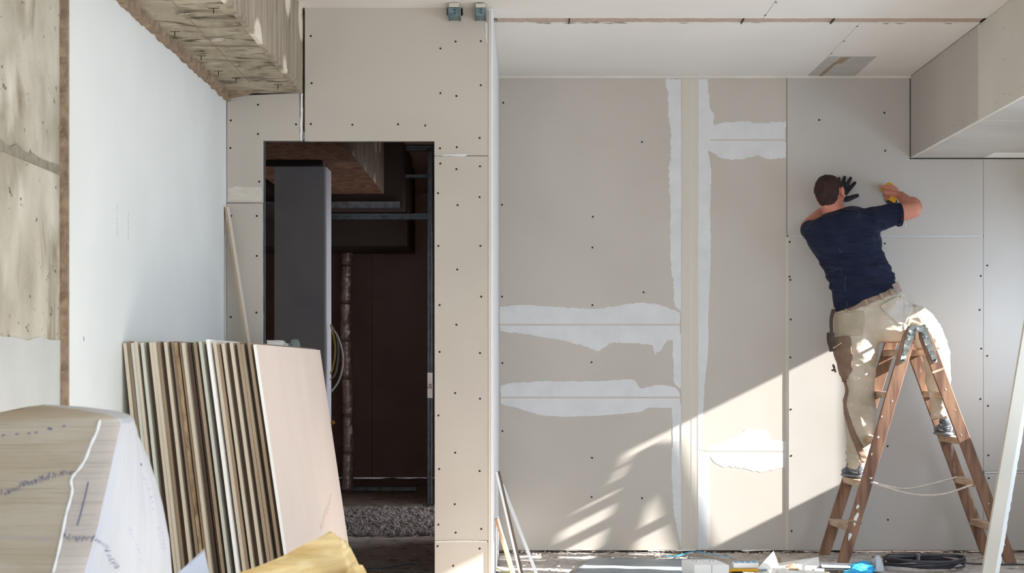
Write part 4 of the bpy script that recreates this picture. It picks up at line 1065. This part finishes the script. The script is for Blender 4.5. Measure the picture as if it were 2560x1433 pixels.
# crumbs of plaster along the foot of the wall and around
bm = bmesh.new()
for _ in range(900):
    if random.random() < .35: x, y = random.uniform(-.1, 3.2), random.uniform(10.30, 10.475)
    else: x, y = random.uniform(-.1, 3.0), random.uniform(9.0, 10.3)
    r = random.choice((.0025,.003,.004,.005,.008))
    a = random.uniform(0,3.1); c_, s_ = math.cos(a), math.sin(a); lx, ly, lz = r*random.uniform(1,3.2), r*random.uniform(.6,1.4), r*.5
    res = bmesh.ops.create_icosphere(bm, subdivisions=1, radius=1.0)
    for v in res['verts']:
        q = v.co*random.uniform(.7,1.2); v.co = Vector((x+(q.x*lx*c_-q.y*ly*s_), y+(q.x*lx*s_+q.y*ly*c_), .002+q.z*lz))
tag(obj('plaster_debris', bm, mat('plaster_crumb', (216,202,188), .95, (186,166,146), 40, 3)), 'pale plaster crumbs and chips scattered on floor along far wall', 'debris', kind='stuff')
bm = bmesh.new(); 
for k in range(5):
    x = .2+random.uniform(0,1.2); a = Vector((x, 10.43, .006)); 
    prism(bm, [a, a+Vector((random.uniform(.08,.2),.01,.004)), a+Vector((.1,.03,.002)), a+Vector((0.01,.025,0))], (0,0,.006))
tag(obj('torn_paper_strips', bm, M['paper']), 'torn pale paper strips lying at base of the far wall', 'debris', kind='stuff')
# ---------------------------------------------------------------- the man
man = empty('person', 'man in navy t-shirt and beige work trousers standing on wooden stepladder, screwing wall board', 'person', loc=(2.1,10.04,0))
def loft(bm, rings, n=24, sub=5, pw=2.0):
    """rings: (centre, half-axis u, half-axis v); smoothed along the way, closed at both ends"""
    C_ = cr([r[0] for r in rings], sub); U = cr([r[1] for r in rings], sub); V = cr([r[2] for r in rings], sub)
    L = []
    for c, u, v in zip(C_, U, V):
        row = []
        for k in range(n):
            a = 2*math.pi*k/n; ca, sa = math.cos(a), math.sin(a)
            ca = math.copysign(abs(ca)**(2/pw), ca); sa = math.copysign(abs(sa)**(2/pw), sa)
            row.append(bm.verts.new(c+u*ca+v*sa))
        L.append(row)
    for a, b in zip(L, L[1:]):
        for i in range(n): bm.faces.new((a[i], a[(i+1)%n], b[(i+1)%n], b[i]))
    bm.faces.new(L[0][::-1]); bm.faces.new(L[-1])
def lr(l, r, Y, ry, tw=0.0):
    """ring given by its left and right silhouette pixels at depth Y"""
    a, b = P(l[0], l[1], Y-tw), P(r[0], r[1], Y+tw); u = (b-a)/2
    ax = u.normalized(); v = Vector((0,1,0)); v = (v-ax*v.dot(ax)).normalized()*ry
    return ((a+b)/2, u, v)
def limb(bm, pts, n=14, sub=4):
    tube(bm, cr([Vector(p[0]) for p in pts], sub), [p for p in cr([Vector((q[1], q[2] if len(q) > 2 else q[1], 0)) for q in pts], sub)] and [(p.x, p.y) for p in cr([Vector((q[1], q[2] if len(q) > 2 else q[1], 0)) for q in pts], sub)], n)
def fuse(name, bm, m, voxel=.006, it=6, parent=man, wr=None, fac=.5):
    bmesh.ops.recalc_face_normals(bm, faces=bm.faces)
    me = bpy.data.meshes.new(name+'_src'); bm.to_mesh(me); bm.free()
    o = bpy.data.objects.new('tmp', me); COL.objects.link(o)
    r = o.modifiers.new('r','REMESH'); r.mode = 'VOXEL'; r.voxel_size = voxel
    if it:
        s = o.modifiers.new('s','SMOOTH'); s.factor = fac; s.iterations = it
    bpy.context.view_layer.update()
    dg = bpy.context.evaluated_depsgraph_get()
    me2 = bpy.data.meshes.new_from_object(o.evaluated_get(dg)); me2.name = name
    bpy.data.objects.remove(o)
    if wr:
        nv = len(me2.vertices); nr = [v.normal.copy() for v in me2.vertices]
        for v, nn in zip(me2.vertices, nr): v.co += nn*wr(v.co, nn)
    me2.materials.clear()
    return finish(name, me2, m, parent, smooth=True)
def screen(co): return (VX+co.x*F/co.y, VY-(co.z-EYE)*F/co.y)
def ridged(p, k):
    return 1-abs(noise.noise(Vector((p[0]*k, p[1]*k, p[2]*k))))*2

# --- shirt
Yt = 10.11
torso = [lr((2088,782),(2246,716),Yt,.128), lr((2080,742),(2236,684),Yt,.124), lr((2064,694),(2216,646),Yt,.124), lr((2044,652),(2204,604),Yt,.130),
         lr((2018,612),(2200,566),Yt,.132), lr((2009,586),(2188,542),Yt,.122), lr((2026,558),(2172,524),Yt,.098), lr((2052,540),(2146,516),Yt+.01,.070), lr((2066,532),(2128,514),Yt+.02,.055)]
def shirt_bm(sc=1.0, hem=True):
    bm = bmesh.new(); loft(bm, [(c, u*sc, v*sc) for c, u, v in torso], 28, 5, 2.2)
    shR = P(2168,548,10.015); 
    limb(bm, [(P(2140,560,10.11), .085*sc,.085*sc), (P(2185,549,10.10), .080*sc,.084*sc), (P(2222,539,10.10), .074*sc,.080*sc), (P(2249,537,10.105), .070*sc,.074*sc)], 20)
    limb(bm, [(P(2060,575,10.12), .08*sc), (P(2034,580,10.16), .072*sc), (P(2024,574,10.22), .062*sc)], 18)
    return bm
def wr_shirt(c, nn):
    px, py = screen(c)
    # folds run down from the raised right shoulder towards the left flank, flattening to bands above the belt
    t = max(0, min(1, (py-540)/200))
    ang = math.radians(58*(1-t)+12*t)
    a = (c.x*math.cos(ang)-c.z*math.sin(ang)); b = (c.x*math.sin(ang)+c.z*math.cos(ang))
    f = noise.noise(Vector((a*2.4, c.y*3, b*12))); f2 = noise.noise(Vector((a*3+4, c.y*3, b*22+3)))
    amp = .013 if px > 2050 else .009
    if py < 590 and px < 2150: amp *= .45
    if py > 700: amp *= 1.0
    return amp*(f*.9+f2*.5-.4)
shirt = fuse('t_shirt', shirt_bm(1.0), M['navy'], .006, 6, wr=wr_shirt)
# sleeve hem, neckband
def band(name, c, axis, ra, rb, up, th, m, wdt=.02):
    axis = axis.normalized(); u = up-axis*up.dot(axis); u.normalize(); v = axis.cross(u)
    bm = bmesh.new(); n = 28; rings = []
    for s, k in ((-.5,0),(-.5,1),(.5,1),(.5,0)):
        rings.append([bm.verts.new(c+axis*wdt*s+u*math.cos(2*math.pi*i/n)*(ra+th*k)+v*math.sin(2*math.pi*i/n)*(rb+th*k)) for i in range(n)])
    for a, b in zip(rings, rings[1:]+rings[:1]):
        for i in range(n): bm.faces.new((a[i], a[(i+1)%n], b[(i+1)%n], b[i]))
    return obj(name, bm, m, man, smooth=False)
band('sleeve_hem', P(2247,537,10.103), P(2249,537,10.105)-P(2222,539,10.10), .068, .0715, Vector((0,0,1)), .0035, M['navy'], .018)

# --- trousers
Yp_ = 10.13
def trouser_bm(sc=1.0):
    bm = bmesh.new()
    loft(bm, [(c, u*sc, v*sc) for c, u, v in [lr((2086,768),(2240,706),Yp_,.108), lr((2084,784),(2250,724),Yp_,.114), lr((2082,806),(2278,758),Yp_,.124), lr((2084,834),(2308,802),Yp_+.005,.128), lr((2100,852),(2318,838),Yp_+.01,.11), lr((2140,858),(2290,856),Yp_+.01,.08)]], 28, 5, 2.3)
    # left leg (in the picture), weight on it
    loft(bm, [(c, u*sc, v*sc) for c, u, v in [lr((2086,800),(2200,822),10.125,.105), lr((2084,848),(2198,862),10.125,.104), lr((2090,895),(2192,905),10.132,.098), lr((2104,940),(2188,948),10.138,.092), lr((2113,972),(2186,976),10.145,.086), lr((2108,1008),(2190,1008),10.145,.084), lr((2112,1050),(2190,1050),10.13,.082), lr((2115,1100),(2184,1100),10.11,.076), lr((2116,1140),(2178,1140),10.10,.070), lr((2120,1172),(2172,1169),10.095,.066)]], 22, 5)
    # right leg, thigh out over the ladder then shin down behind its rail
    loft(bm, [(c, u*sc, v*sc) for c, u, v in [
        (P(2235,792,10.12), Vector((.03,0,.10)), Vector((0,.11,0))),
        (P(2285,806,10.12), Vector((.065,0,.085)), Vector((0,.105,0))),
        (P(2318,842,10.10), Vector((.085,0,.055)), Vector((0,.098,0))),
        (P(2336,880,10.07), Vector((.082,0,.02)), Vector((0,.090,0))),
        (P(2343,920,10.06), Vector((.077,0,.004)), Vector((0,.080,0))),
        (P(2346,962,10.06), Vector((.071,0,.002)), Vector((0,.074,0))),
        (P(2349,1000,10.06), Vector((.060,0,.0)), Vector((0,.070,0))),
        (P(2350,1046,10.065), Vector((.054,0,.014)), Vector((0,.068,-.008)))]], 22, 5)
    return bm
def wr_tr(c, nn):
    px, py = screen(c); f = 0
    if py > 870:
        a = c.x*.5+c.z*.86; b = c.x*.86-c.z*.5
        f = ridged((b*2, c.y*2, a*5+2), 2.2)**3*.006 + ridged((c.x*5, c.y*4, c.z*7), 2.5)**4*.003
        if px > 2230: f *= 1.5
        if 900 < py < 960 and px < 2200: f += .004*math.sin((c.x*.7+c.z)*90)*.6
        if py > 1110 and px < 2230: f += .003*math.sin(c.z*150+c.x*20)
    else:
        f = ridged((c.x*1.5, c.y*2, c.z*9+5), 2.0)**3*.006
        if px > 2260: f += .004*ridged((c.x*9, c.y*3, c.z*4), 2.4)**2
    return f-.003
tr = fuse('trousers', trouser_bm(), M['khaki'], .0065, 6, wr=wr_tr)
for m_ in (M['brown_cloth'],): tr.data.materials.append(m_)
def inpoly(x, y, pl):
    r = False; j = len(pl)-1
    for i in range(len(pl)):
        xi, yi = pl[i]; xj_, yj_ = pl[j]
        if (yi > y) != (yj_ > y) and x < (xj_-xi)*(y-yi)/(yj_-yi)+xi: r = not r
        j = i
    return r
def patch_from(src, name, poly, off, m, back=False, parent=man):
    """a cloth piece sewn on: the faces of src inside poly, lifted and given thickness"""
    me = src.data; bm = bmesh.new(); bm.from_mesh(me)
    dl = []
    for f in bm.faces:
        c = f.calc_center_median(); px, py = screen(c)
        if not (f.normal.y < .25 and inpoly(px, py, poly)): dl.append(f)
    bmesh.ops.delete(bm, geom=dl, context='FACES')
    if not bm.faces: bm.free(); return None
    bm.normal_update()
    for v in bm.verts: v.co += v.normal*off
    for _ in range(14):                                         # even out the cut edge
        mv = {}
        for v in bm.verts:
            nb = [e.other_vert(v) for e in v.link_edges if e.is_boundary]
            if len(nb) == 2: mv[v] = v.co*.4+(nb[0].co+nb[1].co)*.3
        for v, co_ in mv.items(): v.co = co_
    ex = bmesh.ops.extrude_face_region(bm, geom=bm.faces[:])
    ns = {v: v.normal.copy() for v in bm.verts}
    for v in ex['geom']:
        if isinstance(v, bmesh.types.BMVert): v.co -= ns[v]*(off+.002)
    o = obj(name, bm, m, parent, smooth=True)
    return o
# sewn-on pieces
patch_from(tr, 'thigh_pocket', [(2078,843),(2128,840),(2131,920),(2124,940),(2108,958),(2090,930),(2076,890)], .009, M['brown_cloth'])
patch_from(tr, 'side_stripe', [(2096,930),(2112,940),(2122,975),(2116,1015),(2136,1075),(2170,1140),(2166,1156),(2154,1158),(2126,1090),(2106,1020),(2104,985)], .0022, M['brown_cloth'])
patch_from(tr, 'hip_pocket', [(2200,768),(2242,738),(2262,752),(2284,770),(2262,812),(2246,812)], .005, mat('pale_pocket_cloth', (186,178,168), .95))
patch_from(tr, 'pocket_flap', [(2198,764),(2250,738),(2254,748),(2224,778),(2212,784)], .009, M['khaki'])
patch_from(tr, 'seat_patch', [(2086,784),(2160,776),(2162,800),(2156,840),(2086,838)], .0025, mat('worn_seat_cloth', (172,160,140), .95, (160,148,128), 9, 5))
# waistband and belt: loops around the waist ring
wl_, wr_p = P(2085,777,Yp_), P(2244,712,Yp_)
wc = (wl_+wr_p)/2; wu = (wr_p-wl_)/2; wax = Vector((wu.z,0,-wu.x)).normalized()*-1
if wax.z < 0: wax = -wax
def waist(name, off, ra, rb, wdt, th, m):
    return band(name, wc+wax*off, wax, ra, rb, wu, th, m, wdt)
R_ = wu.length
waist('waistband', -.006, R_-.002, .118, .05, .004, mat('waistband_cloth', (186,172,156), .95))
waist('belt', -.022, R_+.004, .124, .030, .004, M['belt'])
u1 = wu.normalized()
for t in (-.72, -.15, .30, .62, .93):
    a = math.acos(t); p = wc + u1*(R_+.009)*t + Vector((0,-1,0))*(.129)*math.sin(a) - wax*.018
    o = obj('belt_loop', bx(-.009,.009,-.003,.003,-.026,.026), mat('belt_loop_cloth', (156,134,112), .95) if t == -.72 else bpy.data.materials['belt_loop_cloth'], man)
    nrm = (u1*t*.128*1.0/(R_) + Vector((0,-1,0))*math.sin(a)).normalized()
    X_ = wax.cross(-nrm).normalized(); o.matrix_basis = Matrix((( X_.x, -nrm.x, wax.x, p.x),( X_.y, -nrm.y, wax.y, p.y),( X_.z, -nrm.z, wax.z, p.z),(0,0,0,1)))
# key clip at the belt's right, holster and knife at the left hip
kc = empty('key_clip'); kc.parent = man
bm = bmesh.new(); c = P(2240,728,9.918); tube(bm, [c+Vector((math.cos(a)*.016,0,math.sin(a)*.02)) for a in [k*math.pi/6 for k in range(13)]], .0025, 6); obj('clip_ring', bm, M['steel'], kc)
bm = bmesh.new(); prism(bm, [P(*q) for q in ((2230,712,9.934),(2245,704,9.966),(2254,726,9.982),(2243,734,9.934))], (0,.008,0)); obj('clip_tab', bm, M['belt'], kc)
ho = empty('tool_holster'); ho.parent = man
HOL = mat('dark_brown_leather', (78,62,54), .7, (62,48,42), 20, 5)
bm = bmesh.new(); tube(bm, cr([P(2083,776,10.079), P(2078,800,10.047), P(2079,832,10.031)], 4), [(.010,.014)]*9, 10); obj('holster_strap', bm, HOL, ho)
bm = bmesh.new(); tube(bm, cr([P(2077,832,10.039), P(2077,850,10.039), P(2082,878,10.047)], 4), [(.019,.024)]*6+[(.016,.02)]*3, 12); obj('holster_pouch', bm, HOL, ho)
bm = bmesh.new(); tube(bm, [P(2083,871,9.974), P(2104,857,9.966)], [.004,.003], 8); obj('pencil', bm, M['rung'], ho)
bm = bmesh.new(); tube(bm, [P(2083,912,10.047), P(2089,930,10.015)], .007, 8); tube(bm, [P(2080,926,10.047), P(2091,925,10.015)], .006, 8); obj('pouch_buckle', bm, HOL, ho)
# plaster smears on shirt
bm = bmesh.new(); bvs = make_bvh(shirt)
def cst(px, py):
    o_ = Vector((0,0,EYE)); d = (P(px, py, 1.0)-o_).normalized(); h = bvs.ray_cast(o_, d)
    return h[0]-d*.0015 if h[0] else None
for a in (((2072,680),(2085,676),(2096,671)),((2096,664),(2102,676),(2108,690)),((2112,688),(2114,700)),((2065,660),(2066,664)),((2112,705),(2113,725)),((2078,690),(2084,702)),((2116,752),(2119,766)),((2182,592),(2190,604)),((2200,728),(2206,733))):
    q = [cst(*p) for p in a]
    if all(q): tube(bm, q, .0009, 4)
obj('plaster_smear', bm, mat('dust_smear', (84,90,108), .95), man)['kind'] = 'stuff'

# --- body: head, neck, arms, hands and the limbs under the clothes in one skin
bm = bmesh.new()
loft(bm, [(c, u*.86, v*.84) for c, u, v in torso], 20, 3)
bt2 = trouser_bm(.84); tmp = bpy.data.meshes.new('t'); bt2.to_mesh(tmp); bt2.free(); bm.from_mesh(tmp)
hc = P(2076,484,10.17)                                        # middle of the skull
yaw = math.radians(-36); roll = math.radians(-14); pit = math.radians(-6)
HM = Matrix.Translation(hc) @ Matrix.Rotation(roll, 4, 'Y') @ Matrix.Rotation(yaw, 4, 'Z') @ Matrix.Rotation(pit, 4, 'X')
def hb(c, r): ball(bm, HM @ Vector(c), 1.0 if False else r, None) if False else ball_m(bm, HM, c, r)
def ball_m(bm, Mx, c, r, seg=18):
    res = bmesh.ops.create_uvsphere(bm, u_segments=seg, v_segments=12, radius=1.0)
    r = r if isinstance(r, (tuple, list)) else (r, r, r)
    for v in res['verts']: v.co = Mx @ Vector((v.co.x*r[0]+c[0], v.co.y*r[1]+c[1], v.co.z*r[2]+c[2]))
# local head frame: +Y is the face, +X its right-hand side of the picture
hb((0,-.012,.022), (.074,.092,.084)); hb((0,.030,-.02), (.062,.070,.080)); hb((0,.050,-.068), (.044,.045,.036))
hb((0,.085,-.078), (.022,.018,.018)); hb((0,.098,-.012), (.013,.022,.026)); hb((0,.108,-.026), (.013,.014,.011))
hb((0,.086,.028), (.050,.016,.014)); hb((0,.092,-.050), (.024,.012,.006)); hb((0,.090,-.060), (.021,.012,.006))
for s in (-1,1):
    hb((s*.036,.070,-.022), (.022,.022,.018))
    hb((s*.080,.000,-.012), (.010,.019,.031)); hb((s*.090,-.010,-.002), (.006,.013,.025)); hb((s*.082,.006,-.036), (.008,.010,.013))
limb(bm, [(HM @ Vector((0,-.015,-.05)), .058,.060), (HM @ Vector((.0,-.03,-.10)), .057,.060), (P(2098,540,10.14), .064,.062), (P(2104,570,10.13), .09,.08)], 18)
# right arm: shoulder, elbow out and back, forearm to the wall
sh, el, wrR = P(2185,548,10.10), P(2285,524,10.11), P(2251,489,10.325)
limb(bm, [(sh, .062), (sh.lerp(el,.5), .055,.058), (sh.lerp(el,.85), .047,.052), (el, .044,.047), (el.lerp(wrR,.18)+Vector((.012,0,.012)), .046,.050), (el.lerp(wrR,.4), .044,.047), (el.lerp(wrR,.75), .033,.036), (wrR, .027,.031)], 18)
# left arm reaches forward and up behind the head
shL, elL, wrL = P(2036,580,10.14), P(2019,567,10.32), P(2090,508,10.42)
limb(bm, [(shL, .06), (shL.lerp(elL,.6), .050), (elL, .043), (elL.lerp(wrL,.35)+Vector((0,0,.004)), .043), (elL.lerp(wrL,.8), .032), (wrL, .026,.028)], 18)
# hands: palm, four unequal fingers, thumb from the side
def hand(bm, O, fwd, up, side, curl, s=1.0, spread=(0.10,0.03,-0.04,-0.12), thumb=None, rs=1.0):
    """O wrist, fwd along the palm, side towards the thumb, up out of the back of the hand"""
    fwd, up, side = fwd.normalized(), up.normalized(), side.normalized()
    limb(bm, [(O, .026*s,.022*s), (O+fwd*.035*s, .034*s,.018*s), (O+fwd*.075*s, .038*s,.016*s), (O+fwd*.088*s, .034*s,.013*s)], 16)
    Lf = (.072,.080,.074,.058)
    for i in range(4):
        x = (.030-.020*i)*s; b = O+fwd*(.082-.004*abs(i-1))*s+side*x
        d = (fwd+side*spread[i]).normalized(); nrm = up.copy(); p = b-d*.02*s; pts = [(p, .0098*s*rs), (b, .0096*s*rs)]; ax = d.cross(nrm)
        ang = 0
        for seg, fr in enumerate((.45,.30,.25)):
            ang += curl[seg]; dd = (d*math.cos(ang)-nrm*math.sin(ang)); b = b+dd*Lf[i]*fr*s; pts.append((b, (.0090-.0008*seg)*s*rs))
        tube(bm, [q[0] for q in pts], [q[1] for q in pts], 10)
        ball(bm, pts[-1][0], pts[-1][1]*1.0, seg=10)
    t = thumb or ((side*.9+fwd*.45), (side*.6+fwd*.8))
    a = O+fwd*.022*s+side*.020*s; b = a+t[0].normalized()*.040*s; c = b+t[1].normalized()*.032*s; d = c+(t[1]*.9+t[0]*.1).normalized()*.024*s
    tube(bm, [a, b, c, d], [.0145*s*rs, .0125*s*rs, .0105*s*rs, .0085*s*rs], 10); ball(bm, d, .0085*s*rs, seg=10)
# right hand closed around the screwdriver grip
tool = P(2222,480,10.338)
fw = (P(2218,474,10.338)-wrR); 
hand(bm, wrR+Vector((.004,-.004,0)), Vector((-.86,.40,.20)), Vector((-.42,-.88,.12)), Vector((.10,.10,.98)), (.95,1.25,.85), 1.18, (.06,.02,-.02,-.05), (Vector((-.75,.25,.55)), Vector((-.75,.62,.05))), 1.1)
fuse('body', bm, M['skin'], .0045, 4, fac=.5)
# eyes, brows
for s in (-1,1):
    bm = bmesh.new(); ball_m(bm, HM, (s*.030,.083,.008), .0115, 12); e_ = obj('eye', bm, M['white_pl'], man, smooth=True)
    bm = bmesh.new(); ball_m(bm, HM, (s*.030,.0925,.008), (.0048,.003,.0048), 10); obj('iris', bm, M['cable'], e_)
    bm = bmesh.new(); tube(bm, [HM @ Vector((s*.014,.102,.026)), HM @ Vector((s*.030,.100,.031)), HM @ Vector((s*.046,.090,.027))], .004, 6); obj('eyebrow', bm, M['hair'], man)
bm = bmesh.new(); tube(bm, [HM @ Vector((-.022,.094,-.055)), HM @ Vector((0,.104,-.055)), HM @ Vector((.022,.094,-.055))], .003, 6); obj('lips', bm, mat('lips', (178,104,96), .5), man)
# hair: cap over the skull, clear of ears and face
def hair_bm():
    bm = bmesh.new()
    ball_m(bm, HM, (0,-.016,.024), (.0835,.099,.090), 26); ball_m(bm, HM, (0,-.050,-.030), (.066,.050,.060), 22); ball_m(bm, HM, (0,-.060,-.066), (.050,.030,.030), 18)
    ball_m(bm, HM, (0,.045,.060), (.060,.050,.038), 18)
    return bm
HI = HM.inverted()
def wr_hair(c, nn):
    l = HI @ c
    f = .0035*noise.noise(Vector((l.x*60, l.y*40, l.z*26)))+.002*noise.noise(Vector((l.x*130, l.y*90, l.z*60)))
    if l.y > .020 and l.z < .045: f -= .022
    if l.z < -.03: f -= .003
    if abs(l.x) > .05 and l.y > -.032 and l.z < .018: f -= .018
    return f
fuse('hair', hair_bm(), M['hair'], .005, 3, wr=wr_hair)
# sideburn on the visible side
for s in (-1,1):
    bm = bmesh.new(); ball_m(bm, HM, (s*.070,.022,.010), (.007,.012,.028), 12); obj('sideburn', bm, M['hair'], man, smooth=True)

# black glove on the left hand, flat on the board
bm = bmesh.new()
gw = P(2093,503,10.455)
hand(bm, gw, Vector((.42,.0,.90)), Vector((0,-1,.06)), Vector((.90,.0,-.42)), (.10,.10,.12), 1.05, (.30,.08,-.12,-.30), (Vector((1,.0,.05)), Vector((.9,.02,.35))), 1.35)
limb(bm, [(wrL, .031,.033), (gw, .030,.026)], 14)
fuse('work_glove', bm, M['glove'], .0032, 3)

# shoes and socks
def shoe(name, ankle, toe_dir, sole_z, L=.27):
    s_ = empty(name); s_.parent = man
    d = Vector(toe_dir); d.z = 0; d.normalize(); sd = Vector((d.y,-d.x,0))
    heel = Vector((ankle.x, ankle.y, 0)) - d*.055
    def R_(t, w_, h, z0): c = heel+d*L*t; return (Vector((c.x,c.y,sole_z+z0+h/2)), sd*w_, Vector((0,0,h/2)))
    bm = bmesh.new(); loft(bm, [R_(0,.020,.045,.018), R_(.04,.032,.075,.014), R_(.18,.037,.085,.014), R_(.38,.036,.076,.014), R_(.58,.043,.058,.014), R_(.8,.044,.046,.014), R_(.94,.034,.036,.014), R_(1.0,.016,.022,.016)], 18, 4)
    limb(bm, [(Vector((ankle.x, ankle.y, sole_z+.05)), .040,.044), (Vector((ankle.x, ankle.y, sole_z+.10)), .037,.042)], 16)
    a = fuse('shoe_upper', bm, M['shoe'], .005, 4, parent=s_)
    bm = bmesh.new(); loft(bm, [R_(-.01,.022,.022,.0), R_(.05,.035,.024,.0), R_(.2,.039,.024,.0), R_(.4,.037,.022,.0), R_(.6,.046,.022,.0), R_(.82,.046,.022,.0), R_(.96,.034,.020,.002), R_(1.02,.015,.016,.005)], 18, 4, 3.0)
    obj('sole', bm, mat('sole_rubber', (120,122,126), .8) if 'sole_rubber' not in bpy.data.materials else bpy.data.materials['sole_rubber'], s_, smooth=True)
    for k in range(2):
        bm = bmesh.new(); pts = []
        for j in range(9):
            a_ = math.pi*(.05+.9*j/8)*1.0; c = heel+d*(.02+.03*k)
            pts.append(Vector((ankle.x, ankle.y, 0)) - d*(.060*math.sin(a_)-.006) + sd*.041*math.cos(a_)+Vector((0,0,sole_z+.045+.022*k+.012*math.sin(a_*2+k))))
        tube(bm, pts, .0035, 6); obj('trim_wave', bm, M['shoe_white'], s_, smooth=True)
    bm = bmesh.new(); limb(bm, [(Vector((ankle.x, ankle.y, sole_z+.09)), .034,.037), (Vector((ankle.x, ankle.y, sole_z+.125)), .032,.035)], 14); obj('sock', bm, M['sock'], s_, smooth=True)
    return s_
shoe('left_shoe'.replace('left_',''), Vector((P(2150,1160,10.05).x, 10.085, 0)), (-.24,1,0), .483, .25)
shoe('shoe', Vector((P(2368,1040,10.03).x, 10.055, 0)), (.03,1,0), .738, .25)

# --- collated screwdriver in his right hand: stands on its own
dr = empty('cordless_screwdriver', 'yellow and black power screwdriver held in his right hand against the board', 'power tool')
ax0, ax1 = P(2224,470,10.375), P(2210,476,10.488)
bm = bmesh.new(); tube(bm, [ax0+Vector((.006,-.022,.0)), ax0+Vector((.003,-.012,.0)), ax0, ax0.lerp(ax1,.35)], [(.016,.018),(.026,.029),(.031,.034),(.027,.031)], 20); obj('motor_housing', bm, M['yellow'], dr, smooth=False)
bm = bmesh.new(); tube(bm, [ax0.lerp(ax1,.35), ax0.lerp(ax1,.7), ax0.lerp(ax1,.9)], [.023,.020,.012], 16); obj('nose_piece', bm, M['black'], dr)
bm = bmesh.new(); tube(bm, [ax0.lerp(ax1,.55), ax0.lerp(ax1,.99)], [.026,.022], 16); obj('depth_guide', bm, M['yellow'], dr)
bm = bmesh.new(); g0 = ax0+Vector((.0,.0,-.02)); g1 = P(2236,508,10.36)
tube(bm, [g0, g0.lerp(g1,.5), g1], [(.016,.020),(.015,.020),(.018,.022)], 12); obj('grip', bm, M['black'], dr)
bm = bmesh.new(); Mb = Matrix.Translation(P(2229,499,10.365)) @ Matrix.Rotation(.5,4,'Y'); box(bm, -.022,.022,-.045,.035,-.020,.020, M=Mb); obj('battery', bm, M['yellow'], dr, bevel=.004)
bm = bmesh.new(); box(bm, -.024,.024,-.046,.036,-.028,-.021, M=Mb); obj('battery_base', bm, M['black'], dr, bevel=.003)
bm = bmesh.new(); tube(bm, cr([P(2212,486,10.435), P(2222,500,10.435), P(2236,505,10.419)], 5), .006, 6, flat=.5); obj('trigger_guard', bm, M['black'], dr)
bm = bmesh.new(); tube(bm, cr([P(2222,500,10.435), P(2238,530,10.427), P(2256,552,10.419), P(2276,545,10.419)], 6), .0045, 6, flat=.4); obj('screw_belt', bm, M['black'], dr)
bm = bmesh.new(); tube(bm, [P(2263,553,10.435), P(2264,568,10.435)], .006, 8, flat=.5); obj('belt_end', bm, M['white_pl'], dr)
